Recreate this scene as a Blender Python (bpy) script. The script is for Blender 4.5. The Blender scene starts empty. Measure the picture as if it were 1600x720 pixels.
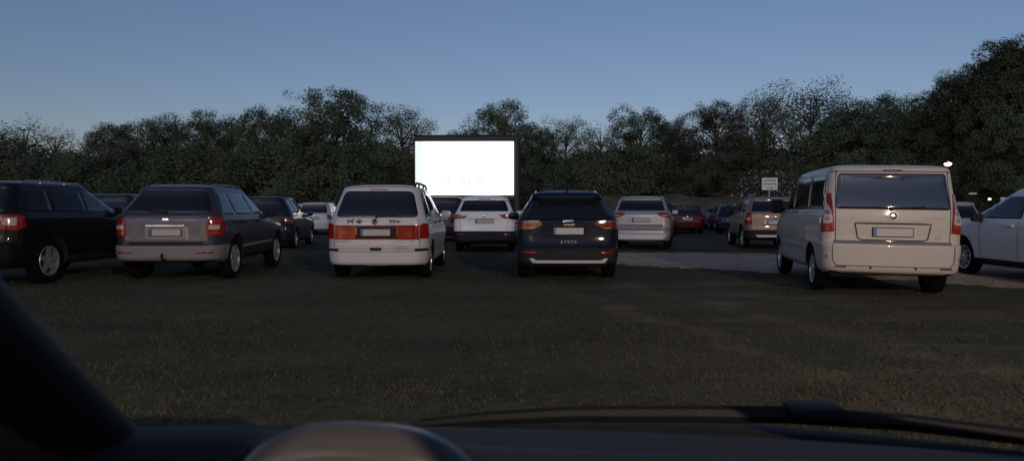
import bpy, bmesh, math, random
import numpy as np
from mathutils import Vector, Matrix
from mathutils.bvhtree import BVHTree
from mathutils.geometry import delaunay_2d_cdt

R = math.radians
SC = bpy.context.scene
COL = SC.collection
random.seed(7)

# ------------------------------------------------------------------ helpers
def tag(o, label=None, cat=None, group=None, kind=None):
    if label: o['label'] = label
    if cat: o['category'] = cat
    if group: o['group'] = group
    if kind: o['kind'] = kind
    return o

def empty(name, loc=(0, 0, 0), rz=0.0, parent=None):
    o = bpy.data.objects.new(name, None)
    COL.objects.link(o)
    o.location = loc
    o.rotation_euler = (0, 0, rz)
    o.empty_display_size = 0.2
    if parent: o.parent = parent
    return o

def mesh_obj(name, verts, faces, mats, parent=None, smooth=True, angle=35, midx=None):
    me = bpy.data.meshes.new(name)
    me.from_pydata([tuple(v) for v in verts], [], faces)
    for m in (mats if isinstance(mats, (list, tuple)) else [mats]):
        me.materials.append(m)
    if midx is not None:
        me.polygons.foreach_set('material_index', midx)
    finish(me, smooth, angle)
    o = bpy.data.objects.new(name, me)
    COL.objects.link(o)
    if parent: o.parent = parent
    return o

def finish(me, smooth=True, angle=35):
    me.validate()
    if smooth:
        me.polygons.foreach_set('use_smooth', [True] * len(me.polygons))
        if angle:
            me.set_sharp_from_angle(angle=R(angle))
    me.update()

def bm_obj(name, bm, mats, parent=None, smooth=True, angle=35):
    bmesh.ops.recalc_face_normals(bm, faces=bm.faces)
    me = bpy.data.meshes.new(name)
    bm.to_mesh(me); bm.free()
    for m in (mats if isinstance(mats, (list, tuple)) else [mats]):
        me.materials.append(m)
    finish(me, smooth, angle)
    o = bpy.data.objects.new(name, me)
    COL.objects.link(o)
    if parent: o.parent = parent
    return o

def copy_tree(o, parent=None):
    c = o.copy()
    COL.objects.link(c)
    if parent:
        c.parent = parent
    for ch in list(o.children):
        copy_tree(ch, c)
    return c

def box(bm, cx, cy, cz, sx, sy, sz, bevel=0.0, mat=None):
    r = bmesh.ops.create_cube(bm, size=1.0)
    vs = r['verts']
    bmesh.ops.scale(bm, vec=(sx, sy, sz), verts=vs)
    if mat is not None:
        bmesh.ops.transform(bm, matrix=mat, verts=vs)
    bmesh.ops.translate(bm, vec=(cx, cy, cz), verts=vs)
    if bevel > 0:
        es = list({e for v in vs for e in v.link_edges})
        bmesh.ops.bevel(bm, geom=es, offset=bevel, segments=2, affect='EDGES', profile=0.6)

def tube(bm, pts, radii, n=8, cap=True):
    pts = [Vector(p) for p in pts]
    if not isinstance(radii, (list, tuple)):
        radii = [radii] * len(pts)
    rings = []
    up = Vector((0, 0, 1))
    for i, p in enumerate(pts):
        d = (pts[min(i + 1, len(pts) - 1)] - pts[max(i - 1, 0)]).normalized()
        a = d.cross(up)
        if a.length < 1e-3: a = d.cross(Vector((1, 0, 0)))
        a.normalize(); b = a.cross(d).normalized()
        rings.append([bm.verts.new(p + (a * math.cos(t) + b * math.sin(t)) * radii[i])
                      for t in [2 * math.pi * k / n for k in range(n)]])
    for i in range(len(rings) - 1):
        for k in range(n):
            bm.faces.new((rings[i][k], rings[i][(k + 1) % n], rings[i + 1][(k + 1) % n], rings[i + 1][k]))
    if cap:
        bm.faces.new(list(reversed(rings[0]))); bm.faces.new(rings[-1])

def lathe(bm, prof, n=28, axis='x', center=(0, 0, 0), closed=False):
    # prof: list of (axial, radius)
    rings = []
    for (a, r) in prof:
        ring = []
        for k in range(n):
            t = 2 * math.pi * k / n
            if axis == 'x': p = (a, r * math.cos(t), r * math.sin(t))
            elif axis == 'z': p = (r * math.cos(t), r * math.sin(t), a)
            else: p = (r * math.cos(t), a, r * math.sin(t))
            ring.append(bm.verts.new((p[0] + center[0], p[1] + center[1], p[2] + center[2])))
        rings.append(ring)
    m = len(rings)
    for i in range(m if closed else m - 1):
        A, B = rings[i], rings[(i + 1) % m]
        for k in range(n):
            bm.faces.new((A[k], A[(k + 1) % n], B[(k + 1) % n], B[k]))
    return rings

def pchip(keys):
    xs = [k[0] for k in keys]; ys = [k[1] for k in keys]
    n = len(xs)
    h = [xs[i + 1] - xs[i] for i in range(n - 1)]
    dl = [(ys[i + 1] - ys[i]) / h[i] for i in range(n - 1)]
    d = [0.0] * n
    for i in range(1, n - 1):
        if dl[i - 1] * dl[i] > 0:
            w1 = 2 * h[i] + h[i - 1]; w2 = h[i] + 2 * h[i - 1]
            d[i] = (w1 + w2) / (w1 / dl[i - 1] + w2 / dl[i])
    d[0] = dl[0]; d[-1] = dl[-1]
    def f(x):
        if x <= xs[0]: return ys[0]
        if x >= xs[-1]: return ys[-1]
        i = 0
        while x > xs[i + 1]: i += 1
        t = (x - xs[i]) / h[i]
        t2 = t * t; t3 = t2 * t
        return ((2 * t3 - 3 * t2 + 1) * ys[i] + (t3 - 2 * t2 + t) * h[i] * d[i]
                + (-2 * t3 + 3 * t2) * ys[i + 1] + (t3 - t2) * h[i] * d[i + 1])
    return f

# ------------------------------------------------------------------ materials
def nt_new(name):
    m = bpy.data.materials.new(name)
    m.use_nodes = True
    nt = m.node_tree
    return m, nt, nt.nodes['Principled BSDF']

def setc(sock, c):
    sock.default_value = (c[0], c[1], c[2], 1.0)

def mat_simple(name, col, rough=0.5, metal=0.0, spec=0.5, coat=0.0, var=0.12, nscale=6.0, bump=0.0, bscale=200.0, rvar=0.15):
    m, nt, p = nt_new(name)
    N, L = nt.nodes, nt.links
    tc = N.new('ShaderNodeTexCoord')
    no = N.new('ShaderNodeTexNoise'); no.inputs['Scale'].default_value = nscale; no.inputs['Detail'].default_value = 5
    L.new(tc.outputs['Object'], no.inputs['Vector'])
    mx = N.new('ShaderNodeMix'); mx.data_type = 'RGBA'
    setc(mx.inputs[6], [c * (1 - var) for c in col]); setc(mx.inputs[7], [min(1, c * (1 + var)) for c in col])
    L.new(no.outputs['Fac'], mx.inputs[0])
    L.new(mx.outputs[2], p.inputs['Base Color'])
    mr = N.new('ShaderNodeMapRange')
    mr.inputs['To Min'].default_value = max(0.02, rough - rvar * rough); mr.inputs['To Max'].default_value = min(1, rough + rvar * rough)
    L.new(no.outputs['Fac'], mr.inputs['Value']); L.new(mr.outputs['Result'], p.inputs['Roughness'])
    p.inputs['Metallic'].default_value = metal
    p.inputs['Specular IOR Level'].default_value = spec
    p.inputs['Coat Weight'].default_value = coat
    p.inputs['Coat Roughness'].default_value = 0.05
    if bump > 0:
        n2 = N.new('ShaderNodeTexNoise'); n2.inputs['Scale'].default_value = bscale
        L.new(tc.outputs['Object'], n2.inputs['Vector'])
        b = N.new('ShaderNodeBump'); b.inputs['Strength'].default_value = bump; b.inputs['Distance'].default_value = 0.01
        L.new(n2.outputs['Fac'], b.inputs['Height']); L.new(b.outputs['Normal'], p.inputs['Normal'])
    return m

def mat_emit(name, col, strength):
    m, nt, p = nt_new(name)
    setc(p.inputs['Base Color'], (0.3, 0.3, 0.3))
    setc(p.inputs['Emission Color'], col)
    p.inputs['Emission Strength'].default_value = strength
    return m

def paint(name, col, metal=0.0, rough=0.32, coat=0.45):
    return mat_simple(name, col, rough=max(rough, .45), metal=metal, spec=0.06, coat=coat, var=0.10, nscale=3.0, rvar=0.25)

M = {}
def build_materials():
    M['tyre'] = mat_simple('tyre_rubber', (0.006, 0.006, 0.006), 0.9, spec=.05)
    M['rim'] = mat_simple('alloy_rim', (0.42, 0.42, 0.43), 0.35, metal=0.7)
    M['plastic'] = mat_simple('black_trim_plastic', (0.018, 0.018, 0.019), 0.65, spec=.08, bump=0.1)
    M['greyplastic'] = mat_simple('grey_bumper_plastic', (0.15, 0.143, 0.143), 0.55, spec=.3)
    M['glass'] = mat_simple('tinted_car_glass', (0.007, 0.0075, 0.009), 0.035, spec=0.6, var=0.05, rvar=0.3)
    M['van_glass'] = mat_simple('van_rear_glass', (0.008, 0.009, 0.010), 0.03, spec=0.8, coat=.25, var=0.05, rvar=0.3)
    M['privacy'] = mat_simple('privacy_glass', (0.006, 0.006, 0.007), 0.12, spec=0.15, var=0.05)
    M['seam'] = mat_simple('panel_gap_rubber', (0.006, 0.006, 0.006), 0.8)
    M['under'] = mat_simple('underbody_dark', (0.008, 0.008, 0.008), 0.9)
    M['chrome'] = mat_simple('chrome_trim', (0.62, 0.62, 0.63), 0.16, metal=1.0)
    M['red_lens'] = mat_simple('red_lamp_lens', (0.19, 0.009, 0.005), 0.12, spec=0.3, coat=0.35, var=0.2, nscale=40)
    M['dark_lens'] = mat_simple('dark_red_lamp_lens', (0.12, 0.010, 0.008), 0.1, spec=0.6, coat=0.8, var=0.3, nscale=40)
    M['clear_lens'] = mat_simple('clear_lamp_lens', (0.34, 0.27, 0.24), 0.12, spec=0.6, coat=0.8, var=0.35, nscale=50)
    M['orange_lens'] = mat_simple('orange_lamp_lens', (0.22, 0.022, 0.008), 0.12, coat=0.35, var=0.3, nscale=40)
    M['smoke_lens'] = mat_simple('smoked_lamp_lens', (0.16, 0.10, 0.10), 0.12, coat=0.8, var=0.3, nscale=40)
    M['plate'] = mat_simple('number_plate_white', (0.30, 0.30, 0.29), 0.45, nscale=20)
    M['plate_blue'] = mat_simple('number_plate_blue', (0.02, 0.05, 0.25), 0.4)
    M['sticker'] = mat_simple('black_sticker', (0.012, 0.012, 0.012), 0.5)
    M['silver_trim'] = mat_simple('silver_trim', (.50, .49, .48), .4, spec=.3)
    M['roofgrey'] = mat_simple('roof_rail_grey', (0.16, 0.16, 0.17), 0.4, metal=0.4)

# ------------------------------------------------------------------ polygon tools
def rounded(poly, r, seg=4):
    n = len(poly); out = []
    for i in range(n):
        p = Vector(poly[i]); a = Vector(poly[i - 1]) - p; b = Vector(poly[(i + 1) % n]) - p
        rr = r[i] if isinstance(r, (list, tuple)) else r
        la, lb = a.length, b.length
        if rr <= 0 or la < 1e-6 or lb < 1e-6:
            out.append(p.copy()); continue
        t = min(rr, la * 0.45, lb * 0.45)
        p0 = p + a.normalized() * t; p1 = p + b.normalized() * t
        for k in range(seg + 1):
            u = k / seg
            out.append(p0 * (1 - u) ** 2 + p * 2 * u * (1 - u) + p1 * u * u)
    return out

def densify(poly, step):
    out = []
    n = len(poly)
    for i in range(n):
        a = Vector(poly[i]); b = Vector(poly[(i + 1) % n])
        k = max(1, int(math.ceil((b - a).length / step)))
        for j in range(k):
            out.append(a.lerp(b, j / k))
    res = []
    for p in out:
        if not res or (p - res[-1]).length > 1e-5: res.append(p)
    if (res[0] - res[-1]).length < 1e-5: res.pop()
    return res

def area2(poly):
    return sum(poly[i - 1][0] * poly[i][1] - poly[i][0] * poly[i - 1][1] for i in range(len(poly))) / 2

def inside(p, poly):
    c = False; x, y = p[0], p[1]; n = len(poly); j = n - 1
    for i in range(n):
        xi, yi = poly[i][0], poly[i][1]; xj, yj = poly[j][0], poly[j][1]
        if (yi > y) != (yj > y) and x < (xj - xi) * (y - yi) / (yj - yi) + xi: c = not c
        j = i
    return c

def inset_poly(poly, e):
    n = len(poly); out = []
    for i in range(n):
        a, p, b = poly[i - 1], poly[i], poly[(i + 1) % n]
        d1 = (p - a).normalized(); d2 = (b - p).normalized()
        n1 = Vector((-d1.y, d1.x)); n2 = Vector((-d2.y, d2.x))
        m = n1 + n2
        if m.length < 1e-6: m = n1
        m.normalize()
        k = max(0.5, m.dot(n1))
        out.append(p + m * (e / k))
    return out

def triangulate(poly, edge, grid):
    """-> verts2d, faces, is_boundary flags"""
    poly = densify([Vector(p) for p in poly], grid)
    if area2(poly) < 0: poly.reverse()
    n = len(poly)
    verts = list(poly); cons = [(i, (i + 1) % n) for i in range(n)]
    inner = poly
    if edge > 0:
        inner = inset_poly(poly, edge)
        verts += inner
        cons += [(n + i, n + (i + 1) % n) for i in range(n)]
    x0 = min(p.x for p in poly); x1 = max(p.x for p in poly); y0 = min(p.y for p in poly); y1 = max(p.y for p in poly)
    nx = int((x1 - x0) / grid); ny = int((y1 - y0) / grid)
    for i in range(1, nx + 1):
        for j in range(1, ny + 1):
            q = Vector((x0 + (x1 - x0) * i / (nx + 1), y0 + (y1 - y0) * j / (ny + 1)))
            if inside(q, inner) and min((q - p).length for p in inner) > grid * 0.4:
                verts.append(q)
    v, e, f, ov, oe, of = delaunay_2d_cdt(verts, cons, [list(range(n))], 1, 1e-6)
    bnd = [any(o < n for o in (ov[i] if len(ov[i]) else [n + 1])) for i in range(len(v))]
    return v, [tuple(t) for t in f], bnd
# ------------------------------------------------------------------ car builder
def ring_half(yr, yf, w, rr, rf, bowr, bowf, tr, tf, ns):
    nR, nC, nF = 12, 9, 8
    rr = min(rr, w * 0.8); rf = min(rf, w * 0.8)
    ry, fy = rr * 1.15, rf * 1.25
    L = yf - yr
    if ry + fy > L * 0.9:
        k = L * 0.9 / (ry + fy); ry *= k; fy *= k
    pts = []
    for i in range(nR):
        pts.append(((w - rr) * i / nR, yr))
    for i in range(nC):
        t = math.pi / 2 * i / nC
        pts.append((w - rr + rr * math.sin(t), yr + ry - ry * math.cos(t)))
    for i in range(ns):
        pts.append((w, yr + ry + (yf - fy - yr - ry) * i / ns))
    for i in range(nC):
        t = math.pi / 2 * i / nC
        pts.append((w - rf + rf * math.cos(t), yf - fy + fy * math.sin(t)))
    for i in range(nF + 1):
        pts.append(((w - rf) * (1 - i / nF), yf))
    out = []
    for (x, y) in pts:
        s = x / w if w > 1e-6 else 0
        a = max(0.0, 1 - (y - yr) / 1.0); b = max(0.0, 1 - (yf - y) / 1.0)
        y2 = y + bowr * s * s * a - bowf * s * s * b
        x2 = x * (1 - tr * max(0.0, 1 - (y - yr) / 1.3) ** 2 - tf * max(0.0, 1 - (yf - y) / 1.5) ** 2)
        out.append((x2, y2))
    return out

class Car:
    def __init__(self, name, sp):
        self.sp = sp
        self.L, self.W = sp['L'], sp['W']
        self.root = empty(name)
        self.rear = pchip(sp['rear']); self.front = pchip(sp['front']); self.wid = pchip(sp['wid'])
        self.rr = pchip(sp['rr']); self.rf = pchip(sp['rf'])
        self.zb, self.zr, self.hr = sp['zb'], sp['zr'], sp['hr']
        self._body()

    def _body(self):
        sp = self.sp
        st = sp.get('step', 0.025)
        zs = set()
        k = int((self.zr - self.zb) / st)
        for i in range(k + 1): zs.add(round(self.zb + (self.zr - self.zb) * i / k, 4))
        for key in ('rear', 'wid'):
            for r in sp[key]:
                if self.zb < r[0] < self.zr: zs.add(round(r[0], 4))
        for z in sp.get('zlev', []): zs.add(z)
        zs = sorted(zs)
        z2 = [zs[0]]
        for z in zs[1:]:
            if z - z2[-1] > 0.004: z2.append(z)
        zs = z2
        ns = sp.get('ns', 36)
        rings = []
        for z in zs:
            rings.append([(x, y, z) for x, y in ring_half(self.rear(z), self.front(z), self.wid(z), self.rr(z), self.rf(z),
                          sp.get('bowr', .05), sp.get('bowf', .12), sp.get('tr', .03), sp.get('tf', .07), ns)])
        top = rings[-1]
        ym = 0.5 * (top[0][1] + top[-1][1])
        nexp = sp.get('nexp', 2.4)
        for i in range(1, 13):
            t = math.pi / 2 * i / 12.6
            kx = math.cos(t) ** (2 / nexp); kz = math.sin(t) ** (2 / nexp)
            rings.append([(x * kx, ym + (y - ym) * kx, self.zr + self.hr * kz) for (x, y, _) in top])
        verts = []; idx = []
        for rg in rings:
            n = len(rg); a = len(verts)
            verts += rg
            verts += [(-x, y, z) for (x, y, z) in reversed(rg[1:-1])]
            idx.append(list(range(a, len(verts))))
        faces = []
        for i in range(len(idx) - 1):
            A, B = idx[i], idx[i + 1]; n = len(A)
            for j in range(n):
                faces.append((A[j], A[(j + 1) % n], B[(j + 1) % n], B[j]))
        faces.append(tuple(reversed(idx[0]))); faces.append(tuple(idx[-1]))
        self.bvh = BVHTree.FromPolygons([Vector(v) for v in verts], faces)
        body = mesh_obj('tmp_body', verts, faces, [M['under'], M['under']], None, False)
        # wheel arches
        ar = sp['wr'] + sp.get('archgap', 0.055)
        bm = bmesh.new()
        for s in (-1, 1):
            for yw in (sp['yw'], sp['yw'] + sp['wb']):
                lathe(bm, [(s * (self.W / 2 - .34), .001), (s * (self.W / 2 - .34), ar), (s * (self.W / 2 + .3), ar), (s * (self.W / 2 + .3), .001)],
                      n=40, center=(0, yw, sp['wr'] + .02))
        bmesh.ops.remove_doubles(bm, verts=bm.verts, dist=0.004)
        cut = bm_obj('tmp_cut', bm, M['under'], None, False)
        md = body.modifiers.new('b', 'BOOLEAN'); md.object = cut; md.operation = 'DIFFERENCE'; md.solver = 'EXACT'
        dg = bpy.context.evaluated_depsgraph_get()
        ev = body.evaluated_get(dg)
        bm = bmesh.new(); bm.from_mesh(ev.to_mesh()); ev.to_mesh_clear()
        bpy.data.objects.remove(body); bpy.data.objects.remove(cut)
        for co, no in sp.get('cuts', []):
            bmesh.ops.bisect_plane(bm, geom=bm.verts[:] + bm.edges[:] + bm.faces[:], plane_co=co, plane_no=no, dist=1e-5)
        bm.normal_update()
        groups = {}
        bm.faces.ensure_lookup_table(); bm.verts.ensure_lookup_table(); bm.verts.index_update()
        tol = 0.02
        for f in bm.faces:
            c = f.calc_center_median()
            # faces of the cutter or the underside
            hit = self.bvh.find_nearest(c)
            key = None
            if hit[3] is not None and hit[3] > 0.012: key = 'under'
            elif f.normal.z < -0.9 and c.z < self.zb + 0.05: key = 'under'
            else:
                for nm, mt, pred in sp.get('parts', []):
                    if pred(c): key = (nm, mt); break
            groups.setdefault(key, []).append(f)
        def sub(fs1, fs2, name, m1):
            vm = {}; vs = []; fc = []; mi = []
            for mi_, fs in ((0, fs1), (1, fs2)):
                for f in fs:
                    ids = []
                    for v in f.verts:
                        if v.index not in vm: vm[v.index] = len(vs); vs.append(v.co.copy())
                        ids.append(vm[v.index])
                    fc.append(ids); mi.append(mi_)
            return mesh_obj(name, vs, fc, [m1, M['under']], self.root, True, 32, mi)
        self.body = sub(groups.get(None, []), groups.get('under', []), 'body', sp['paint'])
        for key in [k for k in groups if isinstance(k, tuple)]:
            sub(groups[key], [], key[0], key[1])
        bm.free()

    # ---- surface queries
    def hit(self, proj, a, b):
        if proj in ('rear', 'front') and self.zb < b < self.zr:
            k = self.wid(b) * (1 - (self.sp.get('tr', .03) if proj == 'rear' else self.sp.get('tf', .07))) - .006
            a = max(-k, min(k, a))
        if proj in ('right', 'left') and self.zb < b < self.zr:
            a = max(a, self.rear(b) + self.sp.get('bowr', .05) + .3 * self.rr(b))
        if proj == 'rear': o, d = Vector((a, -3, b)), Vector((0, 1, 0))
        elif proj == 'front': o, d = Vector((a, self.L + 3, b)), Vector((0, -1, 0))
        elif proj == 'right': o, d = Vector((4, a, b)), Vector((-1, 0, 0))
        elif proj == 'left': o, d = Vector((-4, a, b)), Vector((1, 0, 0))
        else: o, d = Vector((a, b, 4)), Vector((0, 0, -1))
        h = self.bvh.ray_cast(o, d)
        if h[0] is None:
            q = {'rear': Vector((a, 0.1, b)), 'front': Vector((a, self.L - .1, b)), 'right': Vector((self.W / 2, a, b)),
                 'left': Vector((-self.W / 2, a, b)), 'top': Vector((a, b, self.zr))}[proj]
            h = self.bvh.find_nearest(q)
        n = h[1]
        if n.dot(d) > 0: n = -n
        return h[0], n

    def panel(self, name, poly, proj, mat, d=0.004, edge=0.008, grid=0.05, parent=None, rnd=0.0, label=None):
        if rnd: poly = rounded(poly, rnd)
        v2, fc, bnd = triangulate(poly, edge, grid)
        vs = []; na = Vector()
        for p, b in zip(v2, bnd):
            h, n = self.hit(proj, p[0], p[1]); na += n
            vs.append(h + n * ((-0.002 if edge > 0 else d) if b else d))
        # consistent winding
        tot = 0
        for f in fc[:20]:
            a, b, c = vs[f[0]], vs[f[1]], vs[f[2]]
            tot += (b - a).cross(c - a).dot(na)
        if tot < 0: fc = [tuple(reversed(f)) for f in fc]
        o = mesh_obj(name, vs, fc, mat, parent or self.root, True, 50)
        if label: o['label'] = label
        return o

    def pair(self, name, poly, proj, mat, **k):
        """both sides: proj 'rear'/'front'/'top' mirror x; 'right' -> right and left"""
        kp = k.pop('parents', (None, None))
        out = []
        for i in (0, 1):
            kk = dict(k); kk['parent'] = kp[i]
            if proj == 'side': out.append(self.panel(name, poly, ('right', 'left')[i], mat, **kk))
            else: out.append(self.panel(name, [((p[0], -p[0])[i], p[1]) for p in poly], proj, mat, **kk))
        return out

    def strip(self, name, pts, proj, width, mat, d=0.0025, parent=None, step=0.04):
        P = []
        for i in range(len(pts) - 1):
            a, b = Vector(pts[i]), Vector(pts[i + 1])
            k = max(1, int((b - a).length / step))
            P += [a.lerp(b, j / k) for j in range(k)]
        P.append(Vector(pts[-1]))
        vs = []; fc = []
        for i, p in enumerate(P):
            t = (P[min(i + 1, len(P) - 1)] - P[max(i - 1, 0)]).normalized(); n2 = Vector((-t.y, t.x)) * width / 2
            for q in (p - n2, p + n2):
                h, n = self.hit(proj, q.x, q.y); vs.append(h + n * d)
            if i: fc.append((2 * i - 2, 2 * i - 1, 2 * i + 1, 2 * i))
        return mesh_obj(name, vs, fc, mat, parent or self.root, True, 60)

    def strips(self, name, lines, width, mat, d=0.0025, parent=None):
        """several strips joined into one part (panel gaps of the body)"""
        vs = []; fc = []
        for proj, pts in lines:
            for pr in (('right', 'left') if proj == 'side' else (proj,)):
                o = self.strip('t', pts, pr, width, mat, d)
                a = len(vs)
                vs += [v.co.copy() for v in o.data.vertices]; fc += [tuple(i + a for i in p.vertices) for p in o.data.polygons]
                me = o.data; bpy.data.objects.remove(o); bpy.data.meshes.remove(me)
        return mesh_obj(name, vs, fc, mat, parent or self.body, True, 60)

    def text(self, name, s, x, z, size, mat, proj='rear', d=0.004, parent=None, sx=1.0):
        cu = bpy.data.curves.new('t', 'FONT'); cu.body = s; cu.size = size; cu.align_x = 'CENTER'; cu.align_y = 'CENTER'
        ob = bpy.data.objects.new('t', cu); COL.objects.link(ob)
        dg = bpy.context.evaluated_depsgraph_get(); me = bpy.data.meshes.new_from_object(ob.evaluated_get(dg))
        vs = []
        for v in me.vertices:
            h, n = self.hit(proj, x + v.co.x * sx, z + v.co.y); vs.append(h + n * d)
        fc = [tuple(p.vertices) for p in me.polygons]
        bpy.data.objects.remove(ob); bpy.data.curves.remove(cu); bpy.data.meshes.remove(me)
        return mesh_obj(name, vs, fc, mat, parent or self.root, False)

    # ---- ready-made parts
    def rear_window(self, z0, z1, inset0, inset1, rnd=0.07, d=0.005, parent=None, name='rear_window', mat=None):
        poly = [(-(self.wid(z0) - inset0), z0), (self.wid(z0) - inset0, z0), (self.wid(z1) - inset1, z1), (-(self.wid(z1) - inset1), z1)]
        return self.panel(name, poly, 'rear', mat or M['glass'], d=d, rnd=rnd, parent=parent)

    def windscreen(self, z0, z1):
        def hx(z, i): return self.wid(z) - i
        return self.panel('windscreen', [(-hx(z0, .12), z0), (hx(z0, .12), z0), (hx(z1, .10), z1), (-hx(z1, .10), z1)], 'front', M['glass'], rnd=.06, grid=.08)

    def side_windows(self, z0, z1, splits, rear_in=.28, front_in=.22, gap=.045, lean=0.06, mat=None, rnd=.05, names=None):
        zs = [z0 + (z1 - z0) * i / 5 for i in range(6)]
        fr = lambda z: self.front(z) - front_in
        re = lambda z: self.rear(z) + rear_in
        bounds = [re] + [(lambda z, s=s: s + lean * (z - z0) / (z1 - z0)) for s in splits] + [fr]
        for i in range(len(bounds) - 1):
            a, b = bounds[i], bounds[i + 1]
            poly = [(a(z) + (gap / 2 if i else 0), z) for z in reversed(zs)] + [(b(z) - (gap / 2 if i < len(bounds) - 2 else 0), z) for z in zs]
            poly = rounded(poly, [rnd if j in (0, 5, 6, 11) else 0 for j in range(12)])
            for pr in ('right', 'left'):
                self.panel('side_window', poly, pr, (mat[min(i, len(mat) - 1)] if isinstance(mat, list) else mat) or M['glass'], d=.003, edge=.006, grid=.09)

    def wheels(self, rim=None):
        sp = self.sp
        for s in (1, -1):
            for yw in (sp['yw'], sp['yw'] + sp['wb']):
                w = empty('wheel', (s * (self.W / 2 - .035), yw, sp['wr']), 0, self.root)
                k = sp['wr'] / 0.34
                w.scale = (s * 1.0, k, k)
                t = bpy.data.objects.new('tyre', WHEEL['tyre']); COL.objects.link(t); t.parent = w
                r = bpy.data.objects.new('rim', WHEEL[rim or sp.get('rim', 'rim')]); COL.objects.link(r); r.parent = w

    def mirrors(self, y, z, mat, size=(.20, .11, .15), out=.13):
        for s in (1, -1):
            bm = bmesh.new()
            xs = self.hit('right', y, z)[0].x
            box(bm, s * (xs + out), y - .02, z + .05, size[0], size[1], size[2], .045)
            tube(bm, [(s * (xs - .02), y + .03, z - .02), (s * (xs + out * .6), y, z)], .028, 6)
            bm_obj('mirror', bm, mat, self.root)

    def rails(self, y0, y1, xf, mat, h=.045, r=.016):
        for s in (1, -1):
            bm = bmesh.new(); pts = []
            n = 16
            for i in range(n + 1):
                y = y0 + (y1 - y0) * i / n
                p, nn = self.hit('top', s * xf, y)
                k = min(1, min(i, n - i) / 1.6)
                pts.append(p + Vector((0, 0, h * k - .01)))
            tube(bm, pts, r, 6)
            for i in (5, 11):
                p, _ = self.hit('top', s * xf, y0 + (y1 - y0) * i / n)
                tube(bm, [p + Vector((0, 0, -.01)), p + Vector((0, 0, h - .005))], r * .9, 6)
            bm_obj('roof_rail', bm, mat, self.root)

    def plate(self, x, z, w=.52, h=.112, d=.012, parent=None, proj='rear', frame=True):
        p, n = self.hit(proj, x, z)
        right = Vector((0, 0, 1)).cross(n).normalized(); up = n.cross(right).normalized()
        m3 = Matrix((right, n, up)).transposed().to_4x4()
        bm = bmesh.new(); c = p + n * d
        box(bm, *(c - n * .004), w + .022, .012, h + .022, .003, m3)
        fo = bm_obj('plate_holder', bm, M['plastic'], parent or self.root)
        bm = bmesh.new(); c2 = c + n * .004
        box(bm, *c2, w, .004, h, 0, m3)
        po = bm_obj('number_plate', bm, M['plate'], fo, False)
        bm = bmesh.new(); c3 = c2 + n * .003 - right * (w / 2 - .022) * (1 if proj == 'rear' else 1)
        box(bm, *c3, .044, .003, h - .004, 0, m3)
        bm_obj('plate_band', bm, M['plate_blue'], fo, False)
        return fo

    def disc(self, name, x, z, r, mat, d=.008, proj='rear', parent=None, sz=1.0):
        poly = [(x + r * math.cos(t), z + r * sz * math.sin(t)) for t in [2 * math.pi * k / 16 for k in range(16)]]
        return self.panel(name, poly, proj, mat, d=d, edge=r * .25, grid=max(.02, r * .6), parent=parent)

    def ringbadge(self, name, x, z, r, mat, d=.01, w=.012, proj='rear', parent=None):
        pts = [(x + r * math.cos(t), z + r * math.sin(t)) for t in [2 * math.pi * k / 20 for k in range(21)]]
        return self.strip(name, pts, proj, w, mat, d=d, step=.03, parent=parent)

    def wiper(self, x0, z0, x1, z1, r=.011, parent=None):
        pts = []
        for i in range(9):
            t = i / 8
            h, n = self.hit('rear', x0 + (x1 - x0) * t, z0 + (z1 - z0) * t); pts.append(h + n * .02)
        bm = bmesh.new(); tube(bm, pts, r, 6)
        h, n = self.hit('rear', x0, z0); tube(bm, [h - n * .01, h + n * .03], .025, 8)
        return bm_obj('rear_wiper', bm, M['plastic'], parent or self.root)

    def handles(self, ys, z, mat, w=.20, h=.035):
        for y in ys:
            self.pair('door_handle', [(y - w / 2, z - h / 2), (y + w / 2, z - h / 2), (y + w / 2, z + h / 2), (y - w / 2, z + h / 2)], 'side', mat, d=.03, edge=.012, grid=.05, rnd=.01)

    def headlamps(self, z0, z1, inset=.02, wid=.38):
        zc = (z0 + z1) / 2
        w = self.wid(zc) * (1 - self.sp.get('tf', .07))
        self.pair('headlamp', [(w - wid, z0), (w - inset, z0 + .04), (w - inset - .02, z1), (w - wid + .06, z1 - .02)], 'front', M['clear_lens'], d=.008, rnd=.03)

WHEEL = {}
def build_wheels():
    bm = bmesh.new()
    prof = [(-.02, .225), (-.004, .25), (.0, .29), (-.012, .325), (-.04, .339), (-.10, .342), (-.17, .339), (-.20, .325), (-.215, .29), (-.205, .235), (-.19, .222)]
    lathe(bm, prof, 36)
    WHEEL['tyre'] = bm_obj('tyre', bm, M['tyre'])
    for nm, ns, sw in (('rim', 5, .050), ('rim_multi', 9, .026), ('rim_wide', 5, .060)):
        bm = bmesh.new()
        lathe(bm, [(-.018, .226), (-.010, .222), (-.014, .205), (-.05, .198), (-.18, .205)], 36)
        lathe(bm, [(-.012, .001), (-.014, .03), (-.022, .055), (-.05, .06)], 18)
        for k in range(ns):
            a = 2 * math.pi * k / ns
            mt = Matrix.Rotation(a, 4, 'X')
            v = []
            for (x, z, hw) in ((-.022, .04, sw * .75), (-.016, .21, sw * .5)):
                for dx in (0, -.03):
                    for sgn in (-1, 1):
                        v.append(bm.verts.new(mt @ Vector((x + dx, sgn * hw, z))))
            for q in ((0, 1, 5, 4), (2, 3, 7, 6), (0, 2, 6, 4), (1, 3, 7, 5)):
                bm.faces.new([v[i] for i in q])
        n0 = len(bm.faces)
        lathe(bm, [(-.10, .001), (-.10, .20)], 24)
        bm.faces.ensure_lookup_table()
        for f in bm.faces[n0:]: f.material_index = 1
        WHEEL[nm] = bm_obj(nm, bm, [M['rim'], M['under']])
    for k in list(WHEEL):
        o = WHEEL[k]; WHEEL[k] = o.data; bpy.data.objects.remove(o)

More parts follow.
